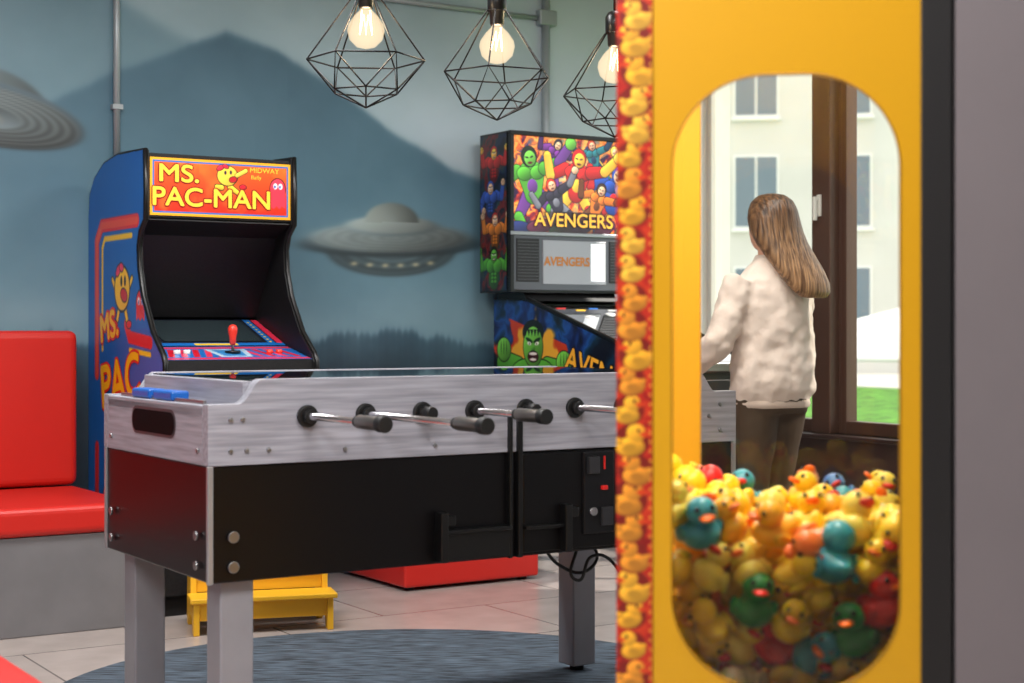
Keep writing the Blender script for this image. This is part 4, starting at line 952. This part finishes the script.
shoe = M('shoe_white', (215, 212, 205), 0.6)
for x, y in ((-0.078, 0.04), (0.10, 0.08)):
    fused('shoe_%d' % int(x*100), [loft([((x, y, 0.003), .040, .125, U), ((x, y, 0.03), .045, .130, U), ((x, y-0.005, 0.055), .042, .115, U), ((x, y-0.04, 0.085), .040, .070, U), ((x, y-0.06, 0.12), .036, .046, U)])], shoe, 0.008, 3)

# ------------------------------------------------------------ outdoors
lawn = M('lawn_grass', (84, 138, 44), 0.9, noise=0.6, nscale=5)
lw = group('lawn', W0, RZ); box(lw, 'grass', XR+0.6, 70, -60, 60, -0.25, -0.05, lawn)
pv = group('paved_path', W0, RZ); box(pv, 'paving', XR+17, XR+24, -50, 50, -0.049, -0.03, M('paving', (215, 212, 205), 0.8, noise=0.05))
bd = group('apartment_building', (4.0, 40.0, -0.05), -8)
fac = M('facade_render', (216, 214, 210), 0.8, noise=0.04, nscale=1)
box(bd, 'facade', -8, 16, 0, 8, 0, 16, fac)
wg = M('outside_window_glass', (110, 126, 140), 0.1)
frm = M('outside_window_frame', (238, 238, 236), 0.5)
for i in range(8):
    for j in range(5):
        x = -2.95+2.25*i; z = 0.9+2.75*j
        if i == 1: continue
        box(bd, 'win_frame', x-0.06, x+1.06, -0.05, 0.0, z-0.06, z+1.76, frm)
        box(bd, 'win_glass', x, x+0.47, -0.07, -0.04, z, z+1.7, wg); box(bd, 'win_glass', x+0.53, x+1.0, -0.07, -0.04, z, z+1.7, wg)
        box(bd, 'win_sill', x-0.1, x+1.1, -0.16, 0.0, z-0.14, z-0.06, frm)
pa = group('parasol', (3.55, 14.5, -0.049))
lathe(pa, 'canopy', [(1.35, 0.85), (1.3, 0.9), (0.7, 1.15), (0.05, 1.32), (0.02, 1.36)], (0, 0, 0), M('parasol_white', (236, 234, 230), 0.8), 8)
cyl(pa, 'pole', (0, 0, 0), (0, 0, 1.35), 0.025, steel); cyl(pa, 'stand', (0, 0, 0), (0, 0, 0.08), 0.3, M('concrete', (150, 150, 148), 0.8))

# ------------------------------------------------------------ lights
w = bpy.data.worlds.new('sky'); scene.world = w; w.use_nodes = True
bgn = w.node_tree.nodes['Background']; bgn.inputs[0].default_value = (0.88, 0.94, 1.0, 1); bgn.inputs[1].default_value = 2.2
s = bpy.data.lights.new('sun', 'SUN'); s.energy = 4.0; s.angle = math.radians(1.5); s.color = (1, 0.95, 0.86)
so = bpy.data.objects.new('sun', s); scene.collection.objects.link(so)
so.rotation_euler = Vector((-0.85, 0.10, -0.75)).to_track_quat('-Z', 'Y').to_euler()
area('added_ceiling_fill', (-1.2, 4.6, 2.86), (0, 0, math.radians(RZ)), 1.6, 76, (1, 0.99, 0.98), 0.6)  # unseen fill lamps, added under the ceiling to brighten the room
area('added_ceiling_fill', (0.3, 2.2, 2.86), (0, 0, math.radians(RZ)), 1.6, 76, (1, 0.99, 0.98), 0.6)
area('added_ceiling_fill', (-1.3, 0.6, 2.86), (0, 0, math.radians(RZ)), 1.6, 130, (1, 0.99, 0.98), 0.6)  # stronger added fill, brightens the claw machine face and ducks
area('added_ceiling_fill', (0.9, 5.6, 2.86), (0, 0, math.radians(RZ)), 1.2, 42, (1, 0.99, 0.98), 0.6)

# ------------------------------------------------------------ camera
cam = bpy.data.cameras.new('camera'); co = bpy.data.objects.new('camera', cam); scene.collection.objects.link(co)
co.location = (0, 0, 1.086); co.rotation_euler = (math.radians(90), 0, 0)
cam.sensor_width = 36; cam.lens = 56.5; cam.shift_y = -0.0132
cam.dof.use_dof = True; cam.dof.focus_distance = 5.2; cam.dof.aperture_fstop = 4.0
scene.camera = co
